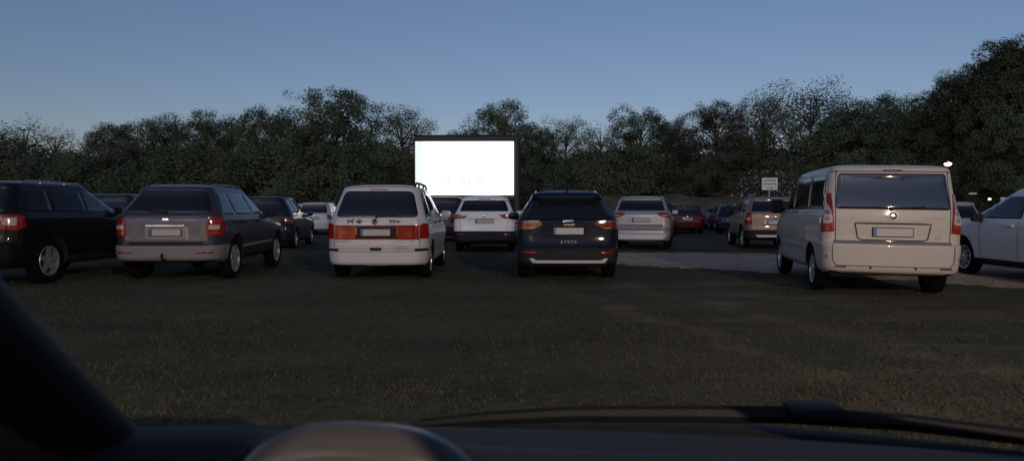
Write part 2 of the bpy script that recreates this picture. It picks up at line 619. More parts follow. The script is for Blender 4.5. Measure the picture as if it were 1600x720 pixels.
def make_spec(L, W, H, zb, belt, hood, hf, yc, yrf, rear, wr=.33, yw=.85, wb=2.65, hr=.08, roofw=.74, **k):
    h = W / 2; zr = H - hr
    sp = dict(L=L, W=W, zb=zb, zr=zr, hr=hr, wr=wr, yw=yw, wb=wb, rear=rear)
    zm = hood + (zr - hood) * .5
    sp['front'] = [(zb, L - .2), (zb + .1, L - .05), (zb + .25, L), (hf - .1, L - .02), (hf, L - .10), (hf + .04, L - .24),
                   (hf + (hood - hf) * .5, yc + (L - yc) * .55), (hood - .02, yc + .12), (hood + .02, yc), (zm, yc + (yrf - yc) * .52), (zr, yrf)]
    sp['wid'] = [(zb, .90 * h), (zb + .07, .965 * h), (zb + .25, .99 * h), (belt - .32, h), (belt - .08, .985 * h), (belt, .955 * h), (belt + .03, .94 * h),
                 ((belt + zr) / 2, (.94 + roofw) / 2 * h + .012), (zr - .05, (roofw + .025) * h), (zr, roofw * h)]
    sp['rr'] = [(zb, .26), (.55, .24), (belt, .20), (zr, .16)]
    sp['rf'] = [(zb, .40), (hf, .40), (hood, .30), (zr, .22)]
    sp.update(k)
    return sp
# ------------------------------------------------------------------ the cars of the photograph
CHECK = []
def place(c, x, y, yaw, label, cat='car', group='cars parked in rows at the drive-in cinema', roll=0.0):
    c.root.location = (x, y, 0); c.root.rotation_euler = (0, R(roll), R(yaw))
    tag(c.root, label, cat, group)
    return c

def bump_parts(yw, wr, ztop, mat, zclad=0, cladmat=None, front_y=None):
    pr = []
    yb = yw - wr * .78
    pr.append(('rear_bumper', mat, lambda c: c.z < ztop and c.y < yb))
    cuts = [((0, yb, 0), (0, 1, 0))]
    if zclad:
        pr.append(('sill_trim', cladmat, lambda c: c.z < zclad))
    return pr, cuts

def grey_suv_left():
    P = paint('slate_grey_paint', (0.034, 0.034, 0.046), .3, .36)
    pr, cuts = bump_parts(.95, .37, .645, M['greyplastic'], .55, M['plastic'])
    sp = make_spec(4.567, 1.863, 1.71, .34, 1.13, 1.08, .92, 3.35, 2.62,
        [(.34, .16), (.39, .03), (.44, 0), (.61, 0), (.635, .015), (.65, .09), (.80, .095), (1.13, .115), (1.18, .14), (1.60, .43), (1.625, .41), (1.64, .42)],
        wr=.37, yw=.95, wb=2.71, hr=.11, nexp=2.1, roofw=.69, paint=P, parts=pr, cuts=cuts, zlev=[.645, .55])
    c = Car('estate_suv', sp)
    gate = c.panel('tailgate', [(-.70, .67), (.70, .67), (.72, 1.12), (-.72, 1.12)], 'rear', paint('tailgate_lit_paint', (0.095, 0.092, 0.112), .35, .4), d=.004, rnd=.04)  # paler than the body paint: the light falling on the rear is in this colour
    c.rear_window(1.20, 1.575, .10, .085, rnd=.09)
    # tail lamps
    for o in c.pair('tail_lamp', [(.645, .80), (.90, .80), (.885, 1.12), (.70, 1.13)], 'rear', M['red_lens'], d=.016, rnd=.03):
        s = 1 if o.data.vertices[0].co.x > 0 else -1
        c.panel('lamp_lens', [(s * .69, .90), (s * .86, .90), (s * .86, .99), (s * .70, .99)], 'rear', M['clear_lens'], d=.021, rnd=.03, parent=o)
        c.panel('lamp_lens', [(s * .67, .815), (s * .87, .815), (s * .87, .87), (s * .68, .87)], 'rear', M['orange_lens'], d=.020, rnd=.02, parent=o)
    c.pair('tail_lamp', [(.20, .82), (.40, .86), (.38, 1.10), (.24, 1.12)], 'side', M['red_lens'], d=.010, rnd=.03)
    c.panel('plate_recess', [(-.37, .70), (.37, .70), (.37, .96), (-.37, .96)], 'rear', M['roofgrey'], d=.006, rnd=.03)
    c.panel('plate_trim', [(-.33, .955), (.33, .955), (.33, .99), (-.33, .99)], 'rear', M['chrome'], d=.03, rnd=.01, grid=.1)
    c.plate(0, .86, d=.016)
    c.panel('bumper_step', [(-.62, .648), (.62, .648), (.62, .70), (-.62, .70)], 'rear', M['plastic'], d=.010, rnd=.01, grid=.1)
    c.pair('bumper_reflector', [(.52, .50), (.80, .50), (.80, .545), (.52, .545)], 'rear', M['dark_lens'], d=.004, rnd=.01)
    c.panel('emblem', [(-.06 + 0, 1.055), (.06, 1.055), (.06, 1.105), (-.06, 1.105)], 'rear', M['chrome'], d=.012, rnd=.03, grid=.04)
    c.text('model_lettering', 'SORENTO', -.52, 1.055, .055, M['roofgrey'], d=.008)
    c.text('trim_lettering', 'EX', .50, 1.06, .055, M['roofgrey'], d=.008)
    c.side_windows(1.16, 1.55, [1.02, 2.0], rear_in=.22, front_in=.26)
    c.windscreen(1.12, 1.58); c.headlamps(.78, .94)
    c.pair('side_moulding', [(1.30, .55), (3.15, .58), (3.15, .63), (1.30, .61)], 'side', M['greyplastic'], d=.012, rnd=.01, grid=.15)
    c.strips('panel_gap', [('side', [(1.14, .60), (1.10, 1.13)]), ('side', [(2.05, .5), (2.04, 1.13)]), ('side', [(3.1, .5), (3.12, 1.08)])], .008, M['seam'])
    c.handles([1.25, 2.18], 1.03, M['plastic'])
    c.wiper(0.0, 1.19, -.36, 1.22)
    c.mirrors(3.02, 1.12, M['plastic'])
    c.rails(.75, 2.5, .52, M['roofgrey'], h=.04)
    bm = bmesh.new(); tube(bm, [(.02, .15, .42), (.02, -.06, .40), (.02, -.10, .46)], .022, 8); r = bmesh.ops.create_uvsphere(bm, u_segments=10, v_segments=8, radius=.027); bmesh.ops.translate(bm, vec=(.02, -.10, .49), verts=r['verts'])
    bm_obj('tow_bar', bm, M['plastic'], c.root)
    bm = bmesh.new(); tube(bm, [(-.18, 1.0, 1.70), (-.2, .80, 1.86)], .005, 5); bm_obj('antenna', bm, M['plastic'], c.root)
    c.wheels()
    return place(c, -5.86, 12.35, 2.5, 'slate grey off-roader with pale bumper, red corner lamps and a tow bar')

def silver_mpv():
    P = paint('silver_white_paint', (0.415, 0.405, 0.41), .05, .33)
    pr, cuts = bump_parts(.87, .32, .515, P)
    sp = make_spec(4.634, 1.81, 1.72, .25, 1.06, 1.10, .84, 3.85, 2.75,
        [(.25, .14), (.29, .03), (.34, 0), (.50, 0), (.515, .012), (.53, .03), (.56, .03), (.575, .012), (.61, .012), (.625, .045), (.73, .05), (.95, .055), (1.06, .07), (1.64, .34), (1.66, .34)],
        wr=.32, yw=.87, wb=2.835, hr=.11, nexp=2.1, roofw=.75, paint=P, parts=pr, cuts=cuts, zlev=[.515])
    c = Car('people_carrier', sp)
    c.rear_window(1.105, 1.575, .115, .09, rnd=.10)
    base = c.panel('lamp_panel', [(-.735, .735), (.735, .735), (.735, .965), (-.735, .965)], 'rear', M['dark_lens'], d=.006, rnd=.01, grid=.08)
    for o in c.pair('tail_lamp', [(.36, .742), (.728, .742), (.728, .957), (.36, .957)], 'rear', M['red_lens'], d=.016, rnd=.02):
        s = 1 if o.data.vertices[0].co.x > 0 else -1
        c.panel('lamp_lens', [(s * .47, .82), (s * .60, .82), (s * .60, .88), (s * .47, .88)], 'rear', M['orange_lens'], d=.021, rnd=.02, parent=o)
    c.pair('tail_lamp', [(.745, .735), (.885, .735), (.875, 1.0), (.80, 1.02), (.745, .975)], 'rear', M['red_lens'], d=.016, rnd=.03)
    c.pair('tail_lamp', [(.12, .76), (.30, .77), (.26, 1.0), (.15, 1.02)], 'side', M['red_lens'], d=.010, rnd=.03)
    c.panel('plate_recess', [(-.35, .742), (.35, .742), (.35, .952), (-.35, .952)], 'rear', M['under'], d=.010, rnd=.01)
    c.plate(-.02, .85, d=.02)
    c.strips('lamp_trim', [('rear', [(-.735, .968), (.735, .968)]), ('rear', [(-.735, .732), (.735, .732)])], .014, M['red_lens'], d=.012, parent=c.root)
    c.pair('bumper_insert', [(.66, .522), (.89, .522), (.89, .572), (.66, .572)], 'rear', M['plastic'], d=.020, rnd=.01)
    c.panel('badge_strip', [(-.11, .535), (.09, .535), (.09, .59), (-.11, .59)], 'rear', M['plastic'], d=.008, rnd=.01)
    c.panel('sticker', [(.33, .55), (.52, .55), (.52, .61), (.33, .61)], 'rear', M['plate'], d=.004, edge=0, grid=.05, label='pale rectangular sticker low on the tailgate')
    c.text('model_lettering', 'SHARAN', -.58, .69, .05, M['roofgrey'])
    c.text('trim_lettering', 'TDI', .63, .69, .045, M['roofgrey'])
    # stickers under the rear window: dog, paw, roundel, dog, cat ears
    def blob(name, parts, par):
        vs = []; fc = []
        for poly in parts:
            o = c.panel('t', poly, 'rear', M['sticker'], d=.006, edge=0, grid=.04)
            a = len(vs); vs += [v.co.copy() for v in o.data.vertices]; fc += [tuple(i + a for i in p.vertices) for p in o.data.polygons]
            me = o.data; bpy.data.objects.remove(o); bpy.data.meshes.remove(me)
        return mesh_obj(name, vs, fc, M['sticker'], par, False)
    def ell(x, z, a, b, n=10): return [(x + a * math.cos(2 * math.pi * k / n), z + b * math.sin(2 * math.pi * k / n)) for k in range(n)]
    def dog(x, z, s=1.0):
        return [[(x + s * a, z + abs(s) * b) for a, b in ((-.055, -.04), (-.04, -.04), (-.035, -.005), (.02, -.005), (.025, -.04), (.04, -.04), (.042, .015), (.062, .02), (.062, .035), (.04, .05), (.03, .03), (-.04, .025), (-.065, .045), (-.055, .01))]]
    g = c.body
    blob('dog_sticker', dog(-.45, 1.035), c.root)
    blob('paw_sticker', [ell(-.30, 1.025, .034, .026), ell(-.347, 1.04, .013, .018), ell(-.318, 1.066, .013, .018), ell(-.283, 1.066, .013, .018), ell(-.253, 1.04, .013, .018)], c.root)
    blob('dog_sticker', dog(.27, 1.035, -.9), c.root)
    blob('cat_sticker', [[(.345, 1.02), (.405, 1.02), (.415, 1.065), (.395, 1.05), (.36, 1.05), (.335, 1.068)]], c.root)
    c.disc('emblem_disc', -.03, 1.035, .05, M['plastic'], d=.008)
    c.ringbadge('emblem', -.03, 1.035, .05, M['roofgrey'], d=.014, w=.010)
    c.strips('emblem_mark', [('rear', [(-.07, 1.06), (-.045, 1.0), (-.03, 1.035), (-.015, 1.0), (.01, 1.06)])], .010, M['plate'], d=.016, parent=c.root)
    c.strips('panel_gap', [('rear', [(-.742, .52), (-.742, 1.02), (-.70, 1.08)]), ('rear', [(.742, .52), (.742, 1.02), (.70, 1.08)]), ('rear', [(-.74, .522), (.74, .522)]),
                           ('side', [(1.12, .34), (1.15, 1.06)]), ('side', [(2.1, .34), (2.1, 1.06)]), ('side', [(3.2, .34), (3.25, 1.08)])], .008, M['seam'])
    c.side_windows(1.09, 1.57, [1.05, 2.1], rear_in=.24, front_in=.30)
    c.windscreen(1.14, 1.62); c.headlamps(.66, .84)
    c.handles([1.42, 2.36], 1.0, M['plastic'])
    c.mirrors(3.12, 1.10, P)
    c.rails(.62, 2.6, .60, M['plastic'], h=.08, r=.02)
    c.panel('stop_lamp', [(-.16, 1.585), (.16, 1.585), (.16, 1.605), (-.16, 1.605)], 'rear', M['dark_lens'], d=.012, grid=.08)
    c.wiper(0.0, 1.115, .34, 1.15)
    c.wheels()
    return place(c, -2.35, 12.7, 0.5, 'silver white people carrier with wide red lamp band and dog stickers on its tailgate')

def navy_suv():
    P = paint('navy_paint', (0.005, 0.008, 0.016), .0, .45, .25)
    pr, cuts = bump_parts(.87, .345, .56, M['plastic'], .40, M['plastic'])
    sp = make_spec(4.363, 1.841, 1.615, .24, 1.09, 1.04, .88, 3.30, 2.42,
        [(.24, .15), (.30, .035), (.36, .0), (.56, .0), (.585, .03), (.70, .075), (.90, .095), (1.05, .10), (1.09, .15), (1.44, .50), (1.455, .42), (1.515, .44)],
        wr=.345, yw=.87, wb=2.638, hr=.12, nexp=2.1, roofw=.70, paint=P, parts=pr, cuts=cuts, zlev=[.56, .40])
    c = Car('compact_suv', sp)
    c.rear_window(1.10, 1.43, .085, .07, rnd=.06)
    for o in c.pair('tail_lamp', [(.44, .985), (.60, .905), (.90, .89), (.895, 1.055), (.50, 1.06)], 'rear', M['dark_lens'], d=.014, rnd=.03):
        s = 1 if o.data.vertices[0].co.x > 0 else -1
        c.panel('lamp_lens', [(s * .52, .955), (s * .84, .935), (s * .86, .985), (s * .53, .995)], 'rear', M['red_lens'], d=.020, rnd=.01, parent=o)
        c.panel('lamp_lens', [(s * .50, 1.03), (s * .78, 1.025), (s * .78, 1.05), (s * .50, 1.055)], 'rear', M['clear_lens'], d=.020, rnd=.01, parent=o)
        c.panel('lamp_lens', [(s * .62, .905), (s * .73, .902), (s * .73, .93), (s * .62, .933)], 'rear', M['clear_lens'], d=.020, rnd=.01, parent=o)
    c.pair('tail_lamp', [(.16, .90), (.34, .93), (.30, 1.04), (.18, 1.055)], 'side', M['dark_lens'], d=.008, rnd=.02)
    # stylised S-shaped emblem, two bars
    for q in ([(-.10, 1.02), (.09, 1.035), (.09, 1.06), (-.10, 1.06)], [(-.09, .965), (.11, .965), (.11, 1.003), (-.09, .99)]):
        c.panel('emblem', q, 'rear', M['chrome'], d=.012, edge=.004, grid=.05, rnd=.01)
    c.plate(.0, .87, d=.016)
    c.text('model_lettering', 'A T E C A', 0, .68, .075, M['plate'], d=.006, sx=.9)
    c.pair('bumper_reflector', [(.55, .475), (.78, .475), (.80, .52), (.57, .52)], 'rear', M['red_lens'], d=.006, rnd=.01)
    c.panel('skid_plate', [(-.63, .315), (.63, .315), (.69, .40), (.62, .40), (.57, .365), (-.57, .365), (-.62, .40), (-.69, .40)], 'rear', M['silver_trim'], d=.012, edge=.008, grid=.07)
    c.strips('bumper_line', [('rear', [(-.80, .565), (.80, .565)])], .010, M['seam'], d=.006, parent=c.root)
    c.strips('panel_gap', [('rear', [(-.60, .57), (-.62, .90)]), ('rear', [(.60, .57), (.62, .90)]),
                           ('side', [(1.05, .42), (1.12, 1.08)]), ('side', [(2.0, .42), (2.0, 1.08)]), ('side', [(2.95, .42), (2.97, 1.04)])], .008, M['seam'])
    c.side_windows(1.115, 1.43, [1.12, 1.98], rear_in=.32, front_in=.26)
    c.windscreen(1.08, 1.48); c.headlamps(.72, .88)
    c.handles([1.3, 2.2], .98, P)
    c.mirrors(2.78, 1.06, P)
    c.rails(.75, 2.3, .55, M['chrome'], h=.03)
    bm = bmesh.new(); p = c.hit('top', 0, .62)[0]
    vs = [bm.verts.new(p + Vector(q)) for q in ((-.02, -.08, -.01), (.02, -.08, -.01), (.025, .06, -.01), (-.025, .06, -.01), (-.006, -.09, .055), (.006, -.09, .055))]
    for f in ((0, 1, 5, 4), (1, 2, 5), (0, 4, 3), (3, 4, 5, 2), (0, 3, 2, 1)): bm.faces.new([vs[i] for i in f])
    bm_obj('antenna', bm, M['plastic'], c.root)
    c.wiper(0, 1.115, -.34, 1.13)
    c.wheels()
    return place(c, .985, 12.75, -1.0, 'dark navy compact off-roader with slim red lamps and a pale skid strip')

def beige_van():
    P = paint('champagne_paint', (0.365, 0.335, 0.30), .05, .33)
    pr, cuts = bump_parts(.88, .33, .765, P)
    sp = make_spec(4.805, 1.895, 1.93, .31, 1.20, 1.22, .98, 4.15, 3.05,
        [(.31, .14), (.36, .02), (.42, 0), (.73, 0), (.75, .01), (.765, .055), (.79, .065), (1.10, .07), (1.24, .085), (1.78, .19), (1.795, .155), (1.83, .18)],
        wr=.33, yw=.88, wb=3.0, hr=.10, nexp=2.2, roofw=.85, paint=P, parts=pr, cuts=cuts, zlev=[.765], tr=.02)
    sp['rr'] = [(.31, .17), (.8, .13), (1.3, .12), (1.85, .13)]
    c = Car('passenger_van', sp)
    c.rear_window(1.245, 1.765, .125, .115, rnd=.05, mat=M['van_glass'])
    for o in c.pair('tail_lamp', [(.765, .92), (.93, .90), (.905, 1.46), (.80, 1.48)], 'rear', M['red_lens'], d=.014, rnd=.02):
        s = 1 if o.data.vertices[0].co.x > 0 else -1
        c.panel('lamp_lens', [(s * .785, 1.04), (s * .905, 1.02), (s * .895, 1.30), (s * .86, 1.36), (s * .80, 1.22)], 'rear', M['clear_lens'], d=.020, rnd=.03, parent=o)
        for zz in (1.10, 1.19): c.disc('reflector_bowl', s * .848, zz, .034, M['smoke_lens'], d=.024, parent=o)
    c.pair('tail_lamp', [(.10, .93), (.24, .98), (.22, 1.40), (.13, 1.46)], 'side', M['red_lens'], d=.008, rnd=.03)
    c.strips('panel_gap', [('rear', [(-.75, .77), (-.76, 1.24), (-.735, 1.80)]), ('rear', [(.75, .77), (.76, 1.24), (.735, 1.80)]),
             ('rear', [(-.80, .60), (-.79, .50), (-.74, .44), (.74, .44), (.79, .50), (.80, .60), (.80, .74)]), ('rear', [(-.80, .60), (-.80, .74)]),
             ('side', [(1.30, .42), (1.33, 1.75)]), ('side', [(2.55, .42), (2.58, 1.75)]), ('side', [(3.55, .42), (3.62, 1.2)]), ('side', [(.5, 1.19), (2.55, 1.19)])], .011, M['seam'])
    c.panel('bumper_step', [(-.78, .757), (.78, .757), (.78, .80), (-.78, .80)], 'rear', mat_simple('step_grey', (.10, .095, .09), .6), d=.010, rnd=.01, grid=.1)
    c.strips('plate_surround', [('rear', [(-.50, 1.045), (-.46, .835), (-.40, .81), (.40, .81), (.46, .835), (.50, 1.045), (-.50, 1.045)])], .016, M['seam'], d=.007, parent=c.root)
    c.panel('plate_trim', [(-.47, 1.05), (.47, 1.05), (.44, 1.085), (-.44, 1.085)], 'rear', P, d=.03, rnd=.01, grid=.1)
    c.plate(.0, .925, d=.014)
    c.disc('emblem_disc', .0, 1.155, .058, M['dark_lens'], d=.010)
    c.ringbadge('emblem', .0, 1.155, .058, M['roofgrey'], d=.016, w=.018)
    c.text('model_lettering', 'SCUDO', .55, 1.13, .065, M['roofgrey'], d=.006, sx=1.25)
    c.text('trim_lettering', 'JTD', .60, .85, .05, M['roofgrey'], d=.006)
    c.pair('bumper_reflector', [(.61, .405), (.78, .405), (.78, .44), (.61, .44)], 'rear', M['dark_lens'], d=.006, rnd=.01)
    c.pair('parking_sensor', [(.28 + a, .405 + b) for a, b in ((0, 0), (.03, 0), (.03, .03), (0, .03))], 'rear', M['plastic'], d=.004, edge=0, grid=.05)
    c.pair('bumper_plug', [(.86 + a, .55 + b) for a, b in ((0, 0), (.02, 0), (.02, .025), (0, .025))], 'rear', M['plastic'], d=.004, edge=0, grid=.05)
    c.side_windows(1.235, 1.74, [1.28, 2.55], rear_in=.20, front_in=.26, gap=.06)
    c.windscreen(1.26, 1.80); c.headlamps(.80, .98)
    c.panel('stop_lamp', [(-.13, 1.795), (.13, 1.795), (.13, 1.815), (-.13, 1.815)], 'rear', M['dark_lens'], d=.010, grid=.08)
    c.handles([1.45, 2.7], 1.05, P)
    c.pair('side_moulding', [(1.3, .62), (3.5, .62), (3.5, .69), (1.3, .69)], 'side', P, d=.014, rnd=.01, grid=.15)
    c.mirrors(3.66, 1.24, M['plastic'], size=(.22, .13, .26), out=.16)
    c.wiper(-.02, 1.25, .42, 1.285)
    c.wheels()
    return place(c, 5.36, 10.35, -11.0, 'champagne beige passenger van, the tallest and nearest vehicle on the right', 'van', roll=1.0)

def black_suv():
    P = paint('black_paint', (0.006, 0.006, 0.008), .0, .45, .35)
    pr, cuts = bump_parts(.95, .39, .70, P, .45, M['plastic'])
    sp = make_spec(4.76, 1.93, 1.75, .30, 1.18, 1.14, .96, 3.45, 2.65,
        [(.30, .15), (.36, .03), (.42, 0), (.70, 0), (.73, .05), (1.18, .10), (1.6, .40), (1.66, .40)],
        wr=.385, yw=.98, wb=2.85, hr=.12, nexp=2.1, roofw=.74, paint=P, parts=pr, cuts=cuts, zlev=[.70, .45], rim='rim_wide')
    c = Car('estate_suv', sp)
    c.rear_window(1.22, 1.58, .12, .12)
    for o in c.pair('tail_lamp', [(.62, .96), (.93, .90), (.92, 1.18), (.66, 1.16)], 'rear', M['red_lens'], d=.012, rnd=.04):
        s = 1 if o.data.vertices[0].co.x > 0 else -1
        c.panel('lamp_lens', [(s * .74, 1.0), (s * .90, .98), (s * .90, 1.13), (s * .76, 1.12)], 'rear', M['clear_lens'], d=.020, rnd=.03, parent=o)
    c.pair('tail_lamp', [(.14, .92), (.40, .96), (.36, 1.15), (.16, 1.17)], 'side', M['red_lens'], d=.010, rnd=.03)
    c.plate(0, .86)
    c.side_windows(1.215, 1.58, [1.10, 2.05], rear_in=.26, front_in=.30, mat=[M['privacy'], M['privacy'], M['glass']])
    c.windscreen(1.18, 1.64); c.headlamps(.8, .98)
    c.strips('panel_gap', [('side', [(1.25, .5), (1.22, 1.18)]), ('side', [(2.1, .45), (2.1, 1.18)]), ('side', [(3.1, .45), (3.15, 1.14)])], .008, M['seam'])
    c.handles([1.35, 2.28], 1.08, P); c.mirrors(2.98, 1.18, P)
    c.rails(.7, 2.4, .60, M['rim'], h=.04)
    bm = bmesh.new(); tube(bm, [(.0, .75, 1.74), (.0, .68, 1.80)], .006, 5); bm_obj('antenna', bm, M['plastic'], c.root)
    c.wheels()
    return place(c, -8.78, 11.5, -2.0, 'black off-roader with bright silver wheel, cut off by the left edge of the photo')

def white_suv():
    P = paint('white_paint', (0.64, 0.64, 0.64), 0, .33)
    pr, cuts = bump_parts(.90, .345, .62, M['plastic'], .42, M['plastic'])
    sp = make_spec(4.486, 1.839, 1.665, .24, 1.12, 1.06, .90, 3.35, 2.5,
        [(.24, .15), (.30, .03), (.36, 0), (.60, 0), (.63, .03), (.80, .06), (.86, .09), (1.10, .10), (1.14, .14), (1.50, .42), (1.515, .34), (1.58, .36)],
        wr=.345, yw=.9, wb=2.68, hr=.11, nexp=2.1, roofw=.75, paint=P, parts=pr, cuts=cuts, zlev=[.62, .42])
    c = Car('compact_suv', sp)
    c.rear_window(1.19, 1.50, .12, .10, rnd=.05)
    for o in c.pair('tail_lamp', [(.42, 1.10), (.56, .985), (.90, .96), (.89, 1.11)], 'rear', M['dark_lens'], d=.012, rnd=.02):
        s = 1 if o.data.vertices[0].co.x > 0 else -1
        c.panel('lamp_lens', [(s * .52, 1.06), (s * .60, 1.01), (s * .80, 1.0), (s * .80, 1.07)], 'rear', M['orange_lens'], d=.018, rnd=.02, parent=o)
    c.plate(.02, .90); c.disc('emblem', 0, 1.055, .055, M['chrome'], d=.012)
    c.strips('tailgate_crease', [('rear', [(-.50, .975), (.50, .975)])], .012, M['roofgrey'], d=.012, parent=c.root)
    c.panel('stop_lamp', [(-.18, 1.525), (.18, 1.525), (.18, 1.555), (-.18, 1.555)], 'rear', M['dark_lens'], d=.008, grid=.08)
    c.side_windows(1.15, 1.49, [1.15, 2.02], rear_in=.30, front_in=.26)
    c.windscreen(1.10, 1.55); c.headlamps(.74, .90)
    c.strips('panel_gap', [('rear', [(-.66, .64), (-.72, .95)]), ('rear', [(.66, .64), (.72, .95)]), ('side', [(2.0, .42), (2.0, 1.1)])], .01, M['seam'])
    c.pair('bumper_reflector', [(.56, .50), (.80, .50), (.80, .54), (.56, .54)], 'rear', M['dark_lens'], d=.005)
    c.mirrors(2.85, 1.08, P); c.rails(.75, 2.4, .60, M['roofgrey'], h=.035); c.handles([1.3, 2.2], 1.0, P)
    c.wheels()
    return place(c, -.82, 21.3, -1.5, 'white compact off-roader with black lower bumper, parked in the second row below the screen')

def silver_suv():
    P = paint('silver_paint', (0.30, 0.29, 0.275), .4, .32)
    pr, cuts = bump_parts(.95, .345, .52, P, .42, M['plastic'])
    sp = make_spec(4.695, 1.80, 1.68, .26, 1.10, 1.07, .92, 3.4, 2.6,
        [(.26, .15), (.31, .03), (.36, 0), (.50, 0), (.525, .05), (.62, .06), (.66, .02), (.70, .02), (.74, .06), (1.10, .09), (1.15, .12), (1.55, .38), (1.565, .32), (1.60, .33)],
        wr=.345, yw=.95, wb=2.67, hr=.11, nexp=2.1, roofw=.77, paint=P, parts=pr, cuts=cuts, zlev=[.52, .42])
    c = Car('estate_suv', sp)
    c.rear_window(1.20, 1.53, .10, .10, rnd=.05)
    for o in c.pair('tail_lamp', [(.44, 1.13), (.60, 1.02), (.88, .98), (.87, 1.12), (.60, 1.17)], 'rear', M['red_lens'], d=.014, rnd=.02):
        s = 1 if o.data.vertices[0].co.x > 0 else -1
        c.panel('lamp_lens', [(s * .66, 1.05), (s * .80, 1.03), (s * .80, 1.07), (s * .66, 1.10)], 'rear', M['clear_lens'], d=.02, rnd=.01, parent=o)
    c.pair('tail_lamp', [(.14, .99), (.44, 1.06), (.40, 1.13), (.16, 1.13)], 'side', M['red_lens'], d=.008, rnd=.02)
    c.panel('tailgate_bar', [(-.44, 1.09), (.44, 1.09), (.40, 1.165), (-.40, 1.165)], 'rear', M['chrome'], d=.02, rnd=.02, grid=.08)
    c.panel('bumper_step', [(-.62, .62), (.62, .62), (.66, .80), (-.66, .80)], 'rear', M['roofgrey'], d=.006, rnd=.02, grid=.08)
    c.panel('skid_plate', [(-.66, .34), (.66, .34), (.80, .50), (-.80, .50)], 'rear', M['silver_trim'], d=.01, rnd=.02, grid=.08)
    c.plate(0, .92)
    c.side_windows(1.15, 1.53, [1.15, 2.1], rear_in=.26, front_in=.26)
    c.windscreen(1.12, 1.58); c.headlamps(.76, .92)
    c.mirrors(2.9, 1.1, P); c.rails(.7, 2.5, .60, M['rim'], h=.035); c.handles([1.35, 2.3], 1.0, P)
    bm = bmesh.new(); tube(bm, [(0, .6, 1.66), (0, .52, 1.75)], .012, 6); bm_obj('antenna', bm, M['plastic'], c.root)
    c.wheels('rim_multi')
    return place(c, 3.9, 22.3, -13.5, 'silver off-roader with chrome tailgate bar, second row right behind the navy one')

def tan_suv():
    P = paint('tan_brown_paint', (0.185, 0.135, 0.10), .3, .34)
    pr, cuts = bump_parts(.90, .36, .62, M['plastic'], .48, M['plastic'])
    sp = make_spec(4.315, 1.822, 1.65, .30, 1.12, 1.08, .93, 3.25, 2.45,
        [(.30, .15), (.36, .03), (.42, 0), (.60, 0), (.63, .04), (1.12, .08), (1.16, .11), (1.54, .34), (1.555, .28), (1.57, .29)],
        wr=.36, yw=.86, wb=2.673, hr=.105, nexp=2.2, roofw=.78, paint=P, parts=pr, cuts=cuts, zlev=[.62, .48])
    c = Car('compact_suv', sp)
    c.rear_window(1.17, 1.51, .13, .11, rnd=.05)
    for o in c.pair('tail_lamp', [(.70, .78), (.885, .78), (.88, 1.14), (.72, 1.16)], 'rear', M['red_lens'], d=.014, rnd=.03):
        s = 1 if o.data.vertices[0].co.x > 0 else -1
        c.panel('lamp_lens', [(s * .74, .92), (s * .85, .92), (s * .85, 1.0), (s * .74, 1.0)], 'rear', M['clear_lens'], d=.02, rnd=.02, parent=o)
    c.pair('tail_lamp', [(.12, .80), (.30, .84), (.26, 1.10), (.14, 1.13)], 'side', M['red_lens'], d=.008, rnd=.02)
    c.disc('emblem', 0, 1.02, .07, M['chrome'], d=.012, sz=.7)
    c.panel('plate_recess', [(-.40, .76), (.40, .76), (.40, .95), (-.40, .95)], 'rear', M['roofgrey'], d=.005, rnd=.02)
    c.plate(0, .85); c.panel('skid_plate', [(-.55, .40), (.55, .40), (.62, .47), (-.62, .47)], 'rear', M['silver_trim'], d=.01, rnd=.02, grid=.08)
    c.side_windows(1.16, 1.50, [1.10, 1.95], rear_in=.28, front_in=.26)
    c.windscreen(1.12, 1.55); c.headlamps(.78, .93)
    c.mirrors(2.75, 1.1, M['plastic']); c.rails(.6, 2.35, .62, M['roofgrey'], h=.05); c.handles([1.2, 2.1], 1.0, M['plastic'])
    c.wheels('rim_multi')
    return place(c, 8.05, 22.4, -8.0, 'tan brown off-roader with black bumper and roof rails, half hidden by the beige van')

def white_crossover():
    P = paint('cool_white_paint', (0.58, 0.58, 0.58), 0.0, .33)
    pr, cuts = bump_parts(.90, .345, .60, M['plastic'], .36, M['plastic'])
    sp = make_spec(4.45, 1.82, 1.65, .24, 1.06, 1.03, .86, 3.80, 2.65,
        [(.24, .15), (.30, .03), (.36, 0), (.60, 0), (.63, .03), (1.06, .10), (1.10, .14), (1.48, .55), (1.565, .52)],
        wr=.345, yw=.88, wb=2.68, hr=.085, roofw=.73, paint=P, parts=pr, cuts=cuts, zlev=[.60, .36])
    c = Car('compact_suv', sp)
    c.rear_window(1.13, 1.44, .12, .10)
    c.pair('tail_lamp', [(.55, .92), (.89, .88), (.88, 1.05), (.60, 1.06)], 'rear', M['red_lens'], d=.012, rnd=.03)
    c.plate(0, .86)
    c.side_windows(1.085, 1.48, [1.0, 1.85], rear_in=.34, front_in=.24)
    c.windscreen(1.07, 1.50); c.headlamps(.70, .86, wid=.42)
    c.strips('panel_gap', [('side', [(1.9, .38), (1.9, 1.05)]), ('side', [(2.95, .38), (3.0, 1.03)]), ('side', [(1.0, .38), (1.0, 1.05)])], .010, M['seam'])
    c.handles([1.15, 2.12], .96, P); c.mirrors(2.95, 1.05, M['plastic'])
    c.wheels('rim_multi')
    return place(c, 9.45, 10.6, -2.0, 'white crossover with black door mirror, cut off by the right edge of the photo')

